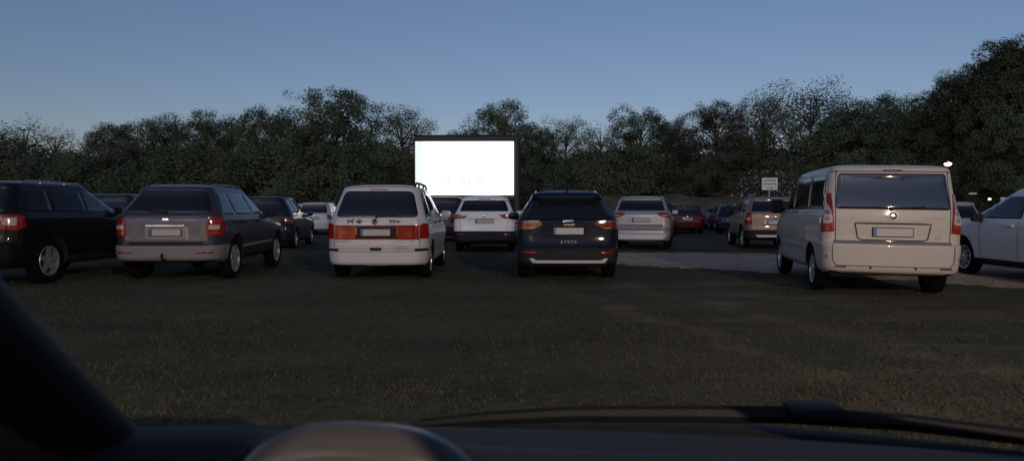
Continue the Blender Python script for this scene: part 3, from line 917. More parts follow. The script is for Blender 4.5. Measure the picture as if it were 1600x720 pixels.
# ---------- simpler cars of the rows behind
def simple_car(name, col, L, W, H, kind, metal=.1, lamp='red_lens', plate=True, roofw=.75):
    P = paint(name + '_paint', col, metal, .34)
    h = H
    belt = .62 * H if kind != 'van' else .66 * H
    slope = {'hatch': .42, 'estate': .32, 'mpv': .34, 'suv': .36, 'sedan': 1.0}[kind]
    zb = .22
    if kind == 'sedan':
        rear = [(zb, .14), (zb + .06, .03), (zb + .12, 0), (.62, .01), (belt - .02, .04), (belt + .02, .16), (belt + .05, .50), (H - .15, .98), (H - .075, 1.02)]
    else:
        rear = [(zb, .14), (zb + .06, .03), (zb + .12, 0), (.55, 0), (.58, .04), (belt, .08), (belt + .03, .11), (H - .13, slope), (H - .115, slope - .06), (H - .075, slope - .05)]
    pr, cuts = bump_parts(.82, .32, .55, P, .30, M['plastic'])
    sp = make_spec(L, W, H, zb, belt, belt - .03, belt - .20, L * .735, L * .56, rear, wr=.32, yw=.83, wb=L * .60, hr=.075, roofw=roofw,
                   paint=P, parts=pr, cuts=cuts, zlev=[.55, .30], step=.04, ns=26)
    c = Car(name, sp)
    z0, z1 = belt + (.06 if kind != 'sedan' else .07), H - .15
    c.rear_window(z0, z1, .13, .11, rnd=.05)
    w = c.wid(belt - .1)
    lz = belt - .24
    for o in c.pair('tail_lamp', [(w - .26, lz + .05), (w - .02, lz), (w - .02, belt - .02), (w - .22, belt - .02)], 'rear', M[lamp], d=.012, rnd=.03):
        s = 1 if o.data.vertices[0].co.x > 0 else -1
        c.panel('lamp_lens', [(s * (w - .20), lz + .08), (s * (w - .06), lz + .06), (s * (w - .06), lz + .12), (s * (w - .20), lz + .13)], 'rear', M['smoke_lens'], d=.018, rnd=.01, parent=o)
    if plate: c.plate(0, belt - .18)
    c.disc('emblem', 0, belt - .05, .045, M['chrome'], d=.012)
    c.side_windows(belt + .03, H - .15, [L * .24, L * .43], rear_in=.30, front_in=.24)
    c.windscreen(belt + .03, H - .12); c.headlamps(belt - .36, belt - .2)
    c.mirrors(L * .61, belt, P); c.handles([L * .29, L * .49], belt - .1, P)
    c.wheels()
    return c

def build_cars():
    grey_suv_left(); silver_mpv(); navy_suv(); beige_van(); black_suv(); white_suv(); silver_suv(); tan_suv(); white_crossover()
    place(simple_car('hatchback_suv', (.016, .016, .022), 4.5, 1.85, 1.68, 'suv', lamp='dark_lens', roofw=.62), -7.7, 22.6, 5.0, 'black off-roader showing past the slate grey one, second row left')
    place(simple_car('small_hatchback', (.55, .56, .58), 3.9, 1.68, 1.60, 'hatch', lamp='dark_lens'), -12.55, 43.5, 2.0, 'small white hatchback far back, left of the silver people carrier')
    place(simple_car('small_estate', (.42, .43, .46), 4.2, 1.74, 1.62, 'estate'), -9.75, 36.0, 1.0, 'pale grey car mostly hidden behind the left flank of the silver people carrier')
    place(simple_car('maroon_people_carrier', (.060, .012, .014), 4.5, 1.82, 1.76, 'mpv', metal=.3), -2.75, 28.5, -2.0, 'maroon people carrier peeking out between the silver people carrier and white off-roader')
    place(simple_car('red_estate', (.060, .007, .007), 4.5, 1.78, 1.50, 'estate'), 8.95, 37.5, -6.0, 'dark red estate car in the back row, right of the silver off-roader')
    place(simple_car('blue_hatchback', (.007, .012, .024), 4.3, 1.78, 1.46, 'hatch', lamp='dark_lens'), 10.75, 36.0, -28.0, 'dark blue hatchback in the back row between the red estate and the tan off-roader')
    place(simple_car('silver_saloon', (.10, .105, .12), 4.5, 1.78, 1.44, 'sedan', metal=.3), 13.2, 47.0, -10.0, 'grey saloon farthest back, its roof showing above the dark blue hatchback')
    place(simple_car('dark_estate', (.03, .035, .05), 4.5, 1.80, 1.52, 'estate'), 10.9, 48.0, -10.0, 'dark estate farthest back, its roof showing above the red estate')
    place(simple_car('grey_hatchback', (.26, .28, .32), 4.2, 1.78, 1.50, 'hatch', metal=.2), 13.15, 21.6, -6.0, 'blue grey hatchback with dark rear window, between the van and the white crossover')
    place(simple_car('dark_people_carrier', (.02, .02, .028), 4.5, 1.80, 1.74, 'mpv', lamp='dark_lens'), -12.15, 21.8, 3.0, 'dark people carrier whose roof shows between the black and the slate grey off-roaders')
    place(simple_car('pale_compact', (.36, .38, .40), 4.0, 1.70, 1.52, 'hatch'), -14.9, 47.5, 2.0, 'pale grey compact just left of the small white hatchback, mostly hidden')
    place(simple_car('dark_hatchback', (.02, .022, .03), 4.1, 1.74, 1.48, 'hatch', lamp='dark_lens'), 10.35, 43.0, -9.0, 'dark hatchback in the far rows, between the red estate and dark blue hatchback')
    place(simple_car('grey_estate', (.14, .145, .16), 4.5, 1.78, 1.54, 'estate', metal=.2), 12.55, 42.0, -8.0, 'grey estate car in the far rows, just left of the tan off-roader')
    place(simple_car('black_estate', (.012, .012, .016), 4.4, 1.78, 1.58, 'estate', lamp='dark_lens'), 6.6, 33.5, -9.0, 'black estate car peeking out beside the right flank of the silver off-roader')
# ------------------------------------------------------------------ camera, sky, light
F = 1150.0
CAMZ = 1.25
def wp(px, py, Y): return Vector(((px - 800) / F * Y, Y, CAMZ - (py - 327) / F * Y))

def build_camera():
    cd = bpy.data.cameras.new('camera'); co = bpy.data.objects.new('camera', cd); COL.objects.link(co)
    co.location = (0, 0, CAMZ); co.rotation_euler = (R(90 - 1.64), 0, 0)
    cd.sensor_width = 36; cd.sensor_fit = 'HORIZONTAL'; cd.lens = 36 * F / 1600
    cd.clip_start = .05; cd.clip_end = 2000
    cd.dof.use_dof = True; cd.dof.focus_distance = 16; cd.dof.aperture_fstop = cd.lens / 5.0
    SC.camera = co

AFTERGLOW = (2.7, 2.05, 1.6)
SUN_EL, SUN_AZ = 13.0, 195.0     # afterglow behind the viewer
def build_world():
    w = bpy.data.worlds.new('World'); SC.world = w; w.use_nodes = True
    nt = w.node_tree; N, L = nt.nodes, nt.links
    bg = N['Background']
    sky = N.new('ShaderNodeTexSky'); sky.sky_type = 'NISHITA'; sky.sun_disc = False
    sky.sun_elevation = R(SUN_EL); sky.sun_rotation = R(SUN_AZ)
    sky.air_density = 1.0; sky.dust_density = .1; sky.ozone_density = 4.0
    hs = N.new('ShaderNodeMix'); hs.data_type = 'RGBA'; hs.blend_type = 'MULTIPLY'; hs.inputs[0].default_value = 1.0
    L.new(sky.outputs['Color'], hs.inputs[6]); setc(hs.inputs[7], (1.03, .785, .765))
    # afterglow: the half of the sky round the sunken sun, behind the viewer, is brighter
    tc = N.new('ShaderNodeTexCoord'); dt = N.new('ShaderNodeVectorMath'); dt.operation = 'DOT_PRODUCT'
    az0 = R(SUN_AZ); dt.inputs[1].default_value = (math.sin(az0), math.cos(az0), 0.05)
    L.new(tc.outputs['Generated'], dt.inputs[0])
    mx = N.new('ShaderNodeMath'); mx.operation = 'MAXIMUM'; mx.inputs[1].default_value = 0.0; L.new(dt.outputs['Value'], mx.inputs[0])
    pw = N.new('ShaderNodeMath'); pw.operation = 'POWER'; pw.inputs[1].default_value = 1.4; L.new(mx.outputs[0], pw.inputs[0])
    ad = N.new('ShaderNodeVectorMath'); ad.operation = 'MULTIPLY_ADD'; ad.inputs[1].default_value = AFTERGLOW; ad.inputs[2].default_value = (1, 1, 1); L.new(pw.outputs[0], ad.inputs[0])
    sc = N.new('ShaderNodeVectorMath'); sc.operation = 'MULTIPLY'; L.new(hs.outputs[2], sc.inputs[0]); L.new(ad.outputs['Vector'], sc.inputs[1])
    # the upper sky is a little paler than a clear Nishita sky (thin high haze)
    sz = N.new('ShaderNodeSeparateXYZ'); L.new(tc.outputs['Generated'], sz.inputs[0])
    mz = N.new('ShaderNodeMath'); mz.operation = 'MINIMUM'; mz.inputs[1].default_value = .3; L.new(sz.outputs['Z'], mz.inputs[0])
    fz = N.new('ShaderNodeMath'); fz.operation = 'MULTIPLY_ADD'; fz.inputs[1].default_value = .75; fz.inputs[2].default_value = .95; L.new(mz.outputs[0], fz.inputs[0])
    s2 = N.new('ShaderNodeVectorMath'); s2.operation = 'SCALE'; L.new(sc.outputs['Vector'], s2.inputs[0]); L.new(fz.outputs[0], s2.inputs['Scale'])
    L.new(s2.outputs['Vector'], bg.inputs['Color'])
    bg.inputs['Strength'].default_value = 0.082
    sd = bpy.data.lights.new('sun', 'SUN'); sd.energy = 0.07; sd.angle = R(10); sd.color = (1, .78, .6)
    so = bpy.data.objects.new('sun', sd); COL.objects.link(so)
    az = R(SUN_AZ); el = R(SUN_EL)
    d = Vector((math.sin(az) * math.cos(el), math.cos(az) * math.cos(el), math.sin(el)))
    so.rotation_euler = (-d).to_track_quat('-Z', 'Y').to_euler()
    so.location = d * 50
    vs = SC.view_settings
    vs.view_transform = 'Standard'; vs.look = 'None'; vs.exposure = 0; vs.gamma = 1; vs.use_curve_mapping = False

# ------------------------------------------------------------------ ground
def ground_material(lift=1.0):
    m, nt, p = nt_new('meadow_ground'); N, L = nt.nodes, nt.links
    g = N.new('ShaderNodeNewGeometry')
    def noise(scale, det=5, vec=None, dist=0.0):
        n = N.new('ShaderNodeTexNoise'); n.inputs['Scale'].default_value = scale; n.inputs['Detail'].default_value = det
        n.inputs['Distortion'].default_value = dist
        L.new(vec or g.outputs['Position'], n.inputs['Vector']); return n
    def ramp(src, a, b, ca, cb):
        r = N.new('ShaderNodeValToRGB'); r.color_ramp.elements[0].position = a; r.color_ramp.elements[1].position = b
        r.color_ramp.elements[0].color = (*ca, 1); r.color_ramp.elements[1].color = (*cb, 1)
        L.new(src, r.inputs['Fac']); return r
    mp = N.new('ShaderNodeMapping'); mp.inputs['Scale'].default_value = (.35, 1.0, 1.0); mp.inputs['Rotation'].default_value = (0, 0, R(20))
    L.new(g.outputs['Position'], mp.inputs['Vector'])
    base = ramp(noise(9, 8).outputs['Fac'], .3, .72, (.034, .038, .022), (.072, .070, .040))
    dry = ramp(noise(1.1, 6, mp.outputs['Vector'], .8).outputs['Fac'], .45, .64, (0, 0, 0), (1, 1, 1))
    fine = ramp(noise(26, 6).outputs['Fac'], .35, .7, (.085, .064, .042), (.165, .125, .085))
    # two worn wheel ruts running from the gravel towards the viewer
    A, B = Vector((1.2, 12.0)), Vector((3.5, 4.5)); dd = (B - A).normalized(); nn = Vector((-dd.y, dd.x))
    def dotp(v, off):
        q = N.new('ShaderNodeVectorMath'); q.operation = 'DOT_PRODUCT'; q.inputs[1].default_value = (v.x, v.y, 0); L.new(g.outputs['Position'], q.inputs[0])
        s = N.new('ShaderNodeMath'); s.operation = 'SUBTRACT'; s.inputs[1].default_value = off; L.new(q.outputs['Value'], s.inputs[0]); return s
    def mth(op, x, v=None, y=None):
        q = N.new('ShaderNodeMath'); q.operation = op; L.new(x.outputs[0], q.inputs[0])
        if v is not None: q.inputs[1].default_value = v
        if y is not None: L.new(y.outputs[0], q.inputs[1])
        return q
    wob = noise(.5, 3); u = dotp(nn, A.dot(nn)); u = mth('ADD', u, None, mth('MULTIPLY', mth('SUBTRACT', wob, .5), 1.6))
    r1 = mth('SUBTRACT', mth('ABSOLUTE', u), .72); r1 = mth('MULTIPLY', r1, 3.6); r1 = mth('MULTIPLY', r1, None, r1)
    r1 = mth('MULTIPLY', mth('SUBTRACT', r1, 1.0), -1.0); r1 = mth('MAXIMUM', r1, 0.0)
    t = mth('ABSOLUTE', dotp(dd, A.dot(dd) + 3.5)); t = mth('MULTIPLY', mth('SUBTRACT', t, 5.5), -.5); t = mth('MINIMUM', mth('MAXIMUM', t, 0.0), 1.0)
    brk = mth('MULTIPLY', mth('SUBTRACT', noise(2.2, 5), .34), 3.2); brk = mth('MINIMUM', mth('MAXIMUM', brk, 0.0), 1.0)
    rut = mth('MULTIPLY', mth('MULTIPLY', r1, None, t), None, brk)
    # the right-hand half of the meadow is drier than the middle
    sx = N.new('ShaderNodeSeparateXYZ'); L.new(g.outputs['Position'], sx.inputs[0])
    rt = N.new('ShaderNodeMapRange'); rt.inputs['From Min'].default_value = -.5; rt.inputs['From Max'].default_value = 3.5; rt.inputs['To Min'].default_value = .35; rt.inputs['To Max'].default_value = 1.0
    L.new(sx.outputs['X'], rt.inputs['Value'])
    mx = N.new('ShaderNodeMix'); mx.data_type = 'RGBA'
    mf = N.new('ShaderNodeMath'); mf.operation = 'MULTIPLY'; mf.inputs[1].default_value = .7
    L.new(dry.outputs['Color'], mf.inputs[0])
    m2 = mth('MULTIPLY', mf, None, rt); m3 = mth('MINIMUM', mth('ADD', m2, None, rut), 1.0); L.new(m3.outputs[0], mx.inputs[0])
    L.new(base.outputs['Color'], mx.inputs[6]); L.new(fine.outputs['Color'], mx.inputs[7])
    pn = noise(.32, 4, mp.outputs['Vector'], .6); pn2 = noise(1.7, 5)
    pr = N.new('ShaderNodeMapRange'); pr.inputs['From Min'].default_value = .36; pr.inputs['From Max'].default_value = .64; pr.inputs['To Min'].default_value = .54 * lift; pr.inputs['To Max'].default_value = 1.18 * lift
    pm = mth('ADD', mth('MULTIPLY', pn, .65), None, mth('MULTIPLY', pn2, .35)); L.new(pm.outputs[0], pr.inputs['Value'])
    gm = N.new('ShaderNodeVectorMath'); gm.operation = 'SCALE'; L.new(pr.outputs['Result'], gm.inputs['Scale'])
    L.new(mx.outputs[2], gm.inputs[0]); L.new(gm.outputs['Vector'], p.inputs['Base Color'])
    p.inputs['Roughness'].default_value = .95; p.inputs['Specular IOR Level'].default_value = .1
    b = N.new('ShaderNodeBump'); b.inputs['Strength'].default_value = .6; b.inputs['Distance'].default_value = .03
    L.new(noise(14, 8).outputs['Fac'], b.inputs['Height']); L.new(b.outputs['Normal'], p.inputs['Normal'])
    return m

def path_material():
    m, nt, p = nt_new('gravel_path'); N, L = nt.nodes, nt.links
    g = N.new('ShaderNodeNewGeometry')
    n1 = N.new('ShaderNodeTexNoise'); n1.inputs['Scale'].default_value = 1.6; n1.inputs['Detail'].default_value = 8
    n2 = N.new('ShaderNodeTexVoronoi'); n2.inputs['Scale'].default_value = 28
    for n in (n1, n2): L.new(g.outputs['Position'], n.inputs['Vector'])
    r = N.new('ShaderNodeValToRGB'); r.color_ramp.elements[0].color = (.30, .205, .145, 1); r.color_ramp.elements[1].color = (.50, .36, .265, 1)
    r.color_ramp.elements[0].position = .3; r.color_ramp.elements[1].position = .7
    L.new(n1.outputs['Fac'], r.inputs['Fac'])
    mx = N.new('ShaderNodeMix'); mx.data_type = 'RGBA'; mx.blend_type = 'MULTIPLY'; mx.inputs[0].default_value = .35
    L.new(r.outputs['Color'], mx.inputs[6]); L.new(n2.outputs['Color'], mx.inputs[7]); L.new(mx.outputs[2], p.inputs['Base Color'])
    p.inputs['Roughness'].default_value = .95
    b = N.new('ShaderNodeBump'); b.inputs['Strength'].default_value = .5; b.inputs['Distance'].default_value = .02
    L.new(n2.outputs['Distance'], b.inputs['Height']); L.new(b.outputs['Normal'], p.inputs['Normal'])
    return m

def build_ground():
    S = 600
    o = mesh_obj('ground', [(-S, -S, 0), (S, -S, 0), (S, S, 0), (-S, S, 0)], [(0, 1, 2, 3)], ground_material(), None, False)
    tag(o, kind='structure')
    # gravel track: from behind the navy car diagonally towards the right edge
    rnd = random.Random(3)
    ctr = [(1.2, 20.0, .4), (2.6, 19.4, 2.0), (4.4, 18.6, 2.9), (6.5, 17.4, 3.1), (8.5, 15.4, 3.0), (10.5, 13.2, 2.9), (14, 9.6, 2.8), (20, 3, 2.8), (30, -8, 2.8)]
    fx = pchip([(i, c[0]) for i, c in enumerate(ctr)]); fy = pchip([(i, c[1]) for i, c in enumerate(ctr)]); fw = pchip([(i, c[2]) for i, c in enumerate(ctr)])
    vs = []; fc = []; n = 150
    for i in range(n + 1):
        t = (len(ctr) - 1) * i / n
        p = Vector((fx(t), fy(t))); q = Vector((fx(t + .05), fy(t + .05))); q0 = Vector((fx(t - .05), fy(t - .05)))
        d = (q - q0).normalized(); nn = Vector((-d.y, d.x))
        for s in (-1, 0, 1):
            w = s * (fw(t) + rnd.uniform(-.22, .22))
            e = p + nn * w
            vs.append((e.x, e.y, .004 + (.006 if s == 0 else 0)))
        if i:
            a = 3 * i
            fc += [(a - 3, a - 2, a + 1, a), (a - 2, a - 1, a + 2, a + 1)]
    tag(mesh_obj('path', vs, fc, path_material(), None, True, None), kind='structure')

    # low grass bank at the foot of the trees
    m = ground_material(1.9)
    vs = []; fc = []; nx, ny = 90, 14
    for i in range(nx + 1):
        x = -46 + 92 * i / nx
        for j in range(ny + 1):
            v = j / ny
            y = 56 + 16 * v
            hgt = (2.3 if x > 1 else 1.1) if abs(x) < 200 else 0
            k = 1 / (1 + math.exp(-(x - 2) / 1.5)); hgt = 0.7 + 1.7 * k
            prof = math.sin(min(1, v * 1.9) * math.pi / 2) ** 1.3 * (1 if v < .8 else 1 - (v - .8) / .2 * .9)
            edge = min(1, i / 6, (nx - i) / 6)
            z = hgt * prof * edge + (.15 * math.sin(x * .9 + v * 3) + .1 * math.sin(x * 2.3)) * prof * edge - .05 * (1 - min(1, prof * 20))
            vs.append((x, y, z))
    for i in range(nx):
        for j in range(ny):
            a = i * (ny + 1) + j
            fc.append((a, a + ny + 1, a + ny + 2, a + 1))
    tag(mesh_obj('grass_bank', vs, fc, m, None, True, None), kind='structure')

def grass_material():
    m, nt, p = nt_new('grass_blades'); N, L = nt.nodes, nt.links
    g = N.new('ShaderNodeNewGeometry')
    r = N.new('ShaderNodeValToRGB')
    e = r.color_ramp.elements
    e[0].position = 0; e[0].color = (.036, .039, .021, 1); e[1].position = 1; e[1].color = (.072, .062, .039, 1)
    a = r.color_ramp.elements.new(.6); a.color = (.056, .054, .030, 1)
    L.new(g.outputs['Random Per Island'], r.inputs['Fac']); L.new(r.outputs['Color'], p.inputs['Base Color'])
    p.inputs['Roughness'].default_value = .8; p.inputs['Specular IOR Level'].default_value = .2
    return m

def vnoise(x, y, seed=0):
    """cheap smooth value noise on arrays"""
    rs = np.random.RandomState(seed); T = rs.rand(64, 64)
    xi = np.floor(x).astype(int); yi = np.floor(y).astype(int); fx = x - xi; fy = y - yi
    fx = fx * fx * (3 - 2 * fx); fy = fy * fy * (3 - 2 * fy)
    g = lambda a, b: T[a % 64, b % 64]
    return (g(xi, yi) * (1 - fx) + g(xi + 1, yi) * fx) * (1 - fy) + (g(xi, yi + 1) * (1 - fx) + g(xi + 1, yi + 1) * fx) * fy

def build_grass():
    rs = np.random.RandomState(5)
    n = 240000
    Y = 3.2 + 22 * rs.rand(n) ** 1.25
    X = (rs.rand(n) * 2 - 1) * (.74 * Y + 1.2)
    dens = .6 * vnoise(X * 1.4, Y * 1.4, 1) + .4 * vnoise(X * 5, Y * 5, 2)
    # thinner on the worn tracks to the right
    tr = np.exp(-((Y - (13.6 - .72 * (X - 1.5))) / .55) ** 2) * (X > .8) + np.exp(-((Y - (12.0 - .72 * (X - 1.5))) / .5) ** 2) * (X > .8)
    dens = dens - .22 * np.clip(tr, 0, 1)
    keep = rs.rand(n) < np.clip((dens - .18) * 1.9, .04, 1)
    # not on the gravel
    keep &= ~((X > 1.6) & (np.abs(Y - (19.6 - .0 * X - np.clip(X - 2.5, 0, 99) * .62 - np.clip(X - 6.5, 0, 99) * .35)) < 2.3))
    X, Y, dens = X[keep], Y[keep], dens[keep]; n = len(X)
    h = (.012 + .028 * rs.rand(n) ** 2) * (.6 + .9 * dens)
    tall = rs.rand(n) < .012
    h[tall] *= 1.5
    a = rs.rand(n) * 2 * np.pi; w = .0025 + .003 * rs.rand(n); ln = h * (.3 + .9 * rs.rand(n)); b = rs.rand(n) * 2 * np.pi
    V = np.zeros((n, 3, 3), np.float32)
    V[:, 0] = np.stack([X - w * np.cos(a), Y - w * np.sin(a), np.zeros(n)], 1)
    V[:, 1] = np.stack([X + w * np.cos(a), Y + w * np.sin(a), np.zeros(n)], 1)
    V[:, 2] = np.stack([X + ln * np.cos(b), Y + ln * np.sin(b), h], 1)
    o = mesh_np('grass', V.reshape(-1, 3), np.arange(n * 3).reshape(n, 3), grass_material())
    tag(o, kind='stuff')

def mesh_np(name, V, Fc, mat, parent=None, link=True):
    me = bpy.data.meshes.new(name)
    k = Fc.shape[1]
    me.vertices.add(len(V)); me.vertices.foreach_set('co', np.asarray(V, np.float32).ravel())
    me.loops.add(Fc.size); me.loops.foreach_set('vertex_index', Fc.ravel().astype(np.int32))
    me.polygons.add(len(Fc)); me.polygons.foreach_set('loop_start', np.arange(0, Fc.size, k, dtype=np.int32))
    me.materials.append(mat); me.update(calc_edges=True); me.validate()
    if not link: return me
    o = bpy.data.objects.new(name, me); COL.objects.link(o)
    if parent: o.parent = parent
    return o

# ------------------------------------------------------------------ trees
def leaf_material(name, c0, c1, c2):
    m, nt, p = nt_new(name); N, L = nt.nodes, nt.links
    g = N.new('ShaderNodeNewGeometry'); oi = N.new('ShaderNodeObjectInfo')
    r = N.new('ShaderNodeValToRGB'); e = r.color_ramp.elements
    e[0].position = 0; e[0].color = (*c0, 1); e[1].position = 1; e[1].color = (*c2, 1)
    a = e.new(.55); a.color = (*c1, 1)
    L.new(g.outputs['Random Per Island'], r.inputs['Fac'])
    hs = N.new('ShaderNodeHueSaturation')
    mr = N.new('ShaderNodeMapRange'); mr.inputs['To Min'].default_value = .75; mr.inputs['To Max'].default_value = 1.25
    L.new(oi.outputs['Random'], mr.inputs['Value']); L.new(mr.outputs['Result'], hs.inputs['Value'])
    mh = N.new('ShaderNodeMapRange'); mh.inputs['To Min'].default_value = .465; mh.inputs['To Max'].default_value = .515
    L.new(oi.outputs['Random'], mh.inputs['Value']); L.new(mh.outputs['Result'], hs.inputs['Hue'])
    L.new(r.outputs['Color'], hs.inputs['Color']); L.new(hs.outputs['Color'], p.inputs['Base Color'])
    p.inputs['Roughness'].default_value = .7; p.inputs['Specular IOR Level'].default_value = .15
    tl = N.new('ShaderNodeBsdfTranslucent'); L.new(hs.outputs['Color'], tl.inputs['Color'])
    ms = N.new('ShaderNodeMixShader'); ms.inputs[0].default_value = .18
    L.new(p.outputs[0], ms.inputs[1]); L.new(tl.outputs[0], ms.inputs[2]); L.new(ms.outputs[0], N['Material Output'].inputs['Surface'])
    return m

def tree_meshes(seed, H, Rr, z0, nleaf, leaf, shape='round', nlobes=20, leafmat=None, barkmat=None, limbs=True, twig=.30):
    rs = np.random.RandomState(seed)
    def env(t):   # crown radius at relative height t in 0..1
        if shape == 'round': return np.sqrt(np.clip(1 - ((t - .48) / .53) ** 2, 0, 1)) ** .85
        if shape == 'tall': return np.clip(1 - np.abs(t - .35) / .68, 0, 1) ** .55 * .95
        if shape == 'spread': return np.clip(np.sin(np.clip(t, 0, 1) ** .7 * np.pi), 0, 1) ** .5
        return np.sqrt(np.clip(1 - ((t - .35) / .66) ** 2, 0, 1))
    C = []
    ga = 2.39996
    for i in range(nlobes):
        t = (i + .5) / nlobes
        t = .06 + .9 * t
        rr = Rr * env(t) * (.45 + .5 * rs.rand())
        a = ga * i + rs.rand() * .8
        C.append((rr * math.cos(a), rr * math.sin(a), z0 + (H - z0) * t - .04 * H * rs.rand(), Rr * (.22 + .2 * rs.rand()) * (.6 + .5 * env(t))))
    C.append((rs.randn() * .1, rs.randn() * .1, z0 + (H - z0) * .9, Rr * .26))
    C = np.array(C)
    tw = []; tc = []
    for c in C:
        k = rs.randint(16, 24)
        d = rs.randn(k, 3); d /= np.linalg.norm(d, axis=1)[:, None]
        d[:, 2] = d[:, 2] * .85 + .12
        tc.append(np.repeat(c[None, :3], k, 0))
        tw.append(c[:3] + d * c[3] * (.82 + .3 * rs.rand(k))[:, None])
    tw = np.concatenate(tw); tc = np.concatenate(tc)
    ids = rs.randint(0, len(tw), nleaf)
    P = tw[ids] + np.clip(rs.randn(nleaf, 3), -1.5, 1.5) * np.array([twig, twig, twig * .8])
    P[:, 2] = np.maximum(P[:, 2], .25)
    nn = P - (tc[ids] * .6 + np.array([0, 0, z0 + (H - z0) * .45]) * .4); nn /= np.linalg.norm(nn, axis=1)[:, None] + 1e-6
    nn = nn + rs.randn(nleaf, 3) * .42 + np.array([0, 0, .25]); nn /= np.linalg.norm(nn, axis=1)[:, None]
    u = np.cross(nn, rs.randn(nleaf, 3)); u /= np.linalg.norm(u, axis=1)[:, None]
    v = np.cross(nn, u); v /= np.linalg.norm(v, axis=1)[:, None]
    s = leaf * (.55 + .9 * rs.rand(nleaf))[:, None]
    V = np.stack([P - u * s * .5, P + v * s * .34, P + u * s * .5, P - v * s * .34], 1).reshape(-1, 3)
    crown = mesh_np('crown', V, np.arange(nleaf * 4).reshape(-1, 4), leafmat, link=False)
    bm = bmesh.new()
    zt = z0 + (H - z0) * .72
    pts = [(0, 0, -.2)]; rad = [Rr * .075 + .06]
    for i in range(1, 6):
        pts.append((rs.randn() * .1, rs.randn() * .1, zt * i / 5)); rad.append((Rr * .06 + .04) * (1 - .8 * i / 5) + .02)
    tube(bm, pts, rad, 7)
    if limbs:
        for c in C:
            zz = max(.3, min(zt * .95, c[2] - math.hypot(c[0], c[1]) * .7))
            a = Vector((0, 0, zz)); b = Vector(c[:3]); mid = a.lerp(b, .5) + Vector((0, 0, .12 * (b - a).length))
            tube(bm, [a, mid, b], [.06 + .01 * Rr, .045, .02], 5, False)
            for q in range(4):
                d = Vector(rs.randn(3)).normalized() * c[3] * 1.1
                tube(bm, [b, b + d * .5 + Vector((0, 0, .1)), b + d], [.022, .016, .006], 4, False)
    bmesh.ops.recalc_face_normals(bm, faces=bm.faces)
    tr = bpy.data.meshes.new('trunk'); bm.to_mesh(tr); bm.free(); tr.materials.append(barkmat); finish(tr)
    return crown, tr, H

TREES = {}
def build_tree_kinds():
    bark = mat_simple('bark', (.055, .045, .036), .9, nscale=5, var=.4, bump=.4, bscale=30)
    pale = mat_simple('pale_bark', (.13, .12, .105), .9, nscale=5, var=.3)
    g1 = leaf_material('leaf_green', (0.072, 0.095, 0.048), (0.100, 0.128, 0.064), (0.124, 0.152, 0.080))
    g2 = leaf_material('leaf_dark', (0.062, 0.084, 0.044), (0.085, 0.110, 0.057), (0.108, 0.134, 0.072))
    g3 = leaf_material('leaf_brown', (0.080, 0.078, 0.048), (0.100, 0.096, 0.058), (0.122, 0.114, 0.072))
    g4 = leaf_material('leaf_pale', (0.082, 0.094, 0.060), (0.108, 0.118, 0.078), (0.128, 0.136, 0.094))
    TREES['round1'] = tree_meshes(1, 10, 4.2, .6, 42000, .145, 'round', 26, g1, bark)
    TREES['round2'] = tree_meshes(2, 10, 4.4, .3, 42000, .145, 'round', 24, g2, bark)
    TREES['round3'] = tree_meshes(3, 10, 4.0, .5, 38000, .145, 'spread', 24, g1, bark)
    TREES['brown'] = tree_meshes(4, 10, 4.6, .3, 42000, .145, 'spread', 26, g3, bark)
    TREES['tall'] = tree_meshes(5, 14, 3.6, .6, 46000, .145, 'tall', 30, g2, bark)
    TREES['tall2'] = tree_meshes(15, 14, 4.2, .8, 46000, .145, 'round', 30, g2, bark)
    TREES['sparse'] = tree_meshes(6, 10, 4.0, 1.6, 18000, .14, 'round', 24, g4, pale, twig=.38)
    TREES['sparse2'] = tree_meshes(7, 10, 3.8, 1.2, 20000, .14, 'round', 24, g1, bark, twig=.34)
    TREES['bare'] = tree_meshes(8, 8, 3.2, 1.0, 6000, .10, 'spread', 26, g3, pale, twig=.38)
    TREES['shrub'] = tree_meshes(9, 4, 2.9, .1, 20000, .14, 'dome', 16, g2, bark, limbs=False, twig=.30)
    TREES['shrub2'] = tree_meshes(10, 4, 2.7, .1, 20000, .14, 'dome', 16, g3, bark, limbs=False, twig=.30)
    TREES['blossom'] = tree_meshes(11, 3, 1.4, .4, 1500, .13, 'spread', 14,
                                   leaf_material('leaf_blossom', (.03, .035, .02), (.09, .08, .055), (.34, .32, .29)), bark, twig=.3)

TN = [0]
def tree(kind, x, y, h, label, width=1.0, cat='tree', group=None, z=0.0, name=None):
    cr, tr, H = TREES[kind]
    TN[0] += 1
    nm = name or {'shrub': 'shrub', 'shrub2': 'shrub', 'bare': 'bare_tree', 'blossom': 'blossom_bush', 'tall': 'poplar_tree', 'tall2': 'tall_tree'}.get(kind, 'leafy_tree')
    root = empty(nm, (x, y, z), TN[0] * 2.1)
    s = h / H
    root.scale = (s * width, s * width, s)
    a = bpy.data.objects.new('crown', cr); COL.objects.link(a); a.parent = root
    b = bpy.data.objects.new('trunk', tr); COL.objects.link(b); b.parent = root
    tag(root, label, cat, group)
    return root

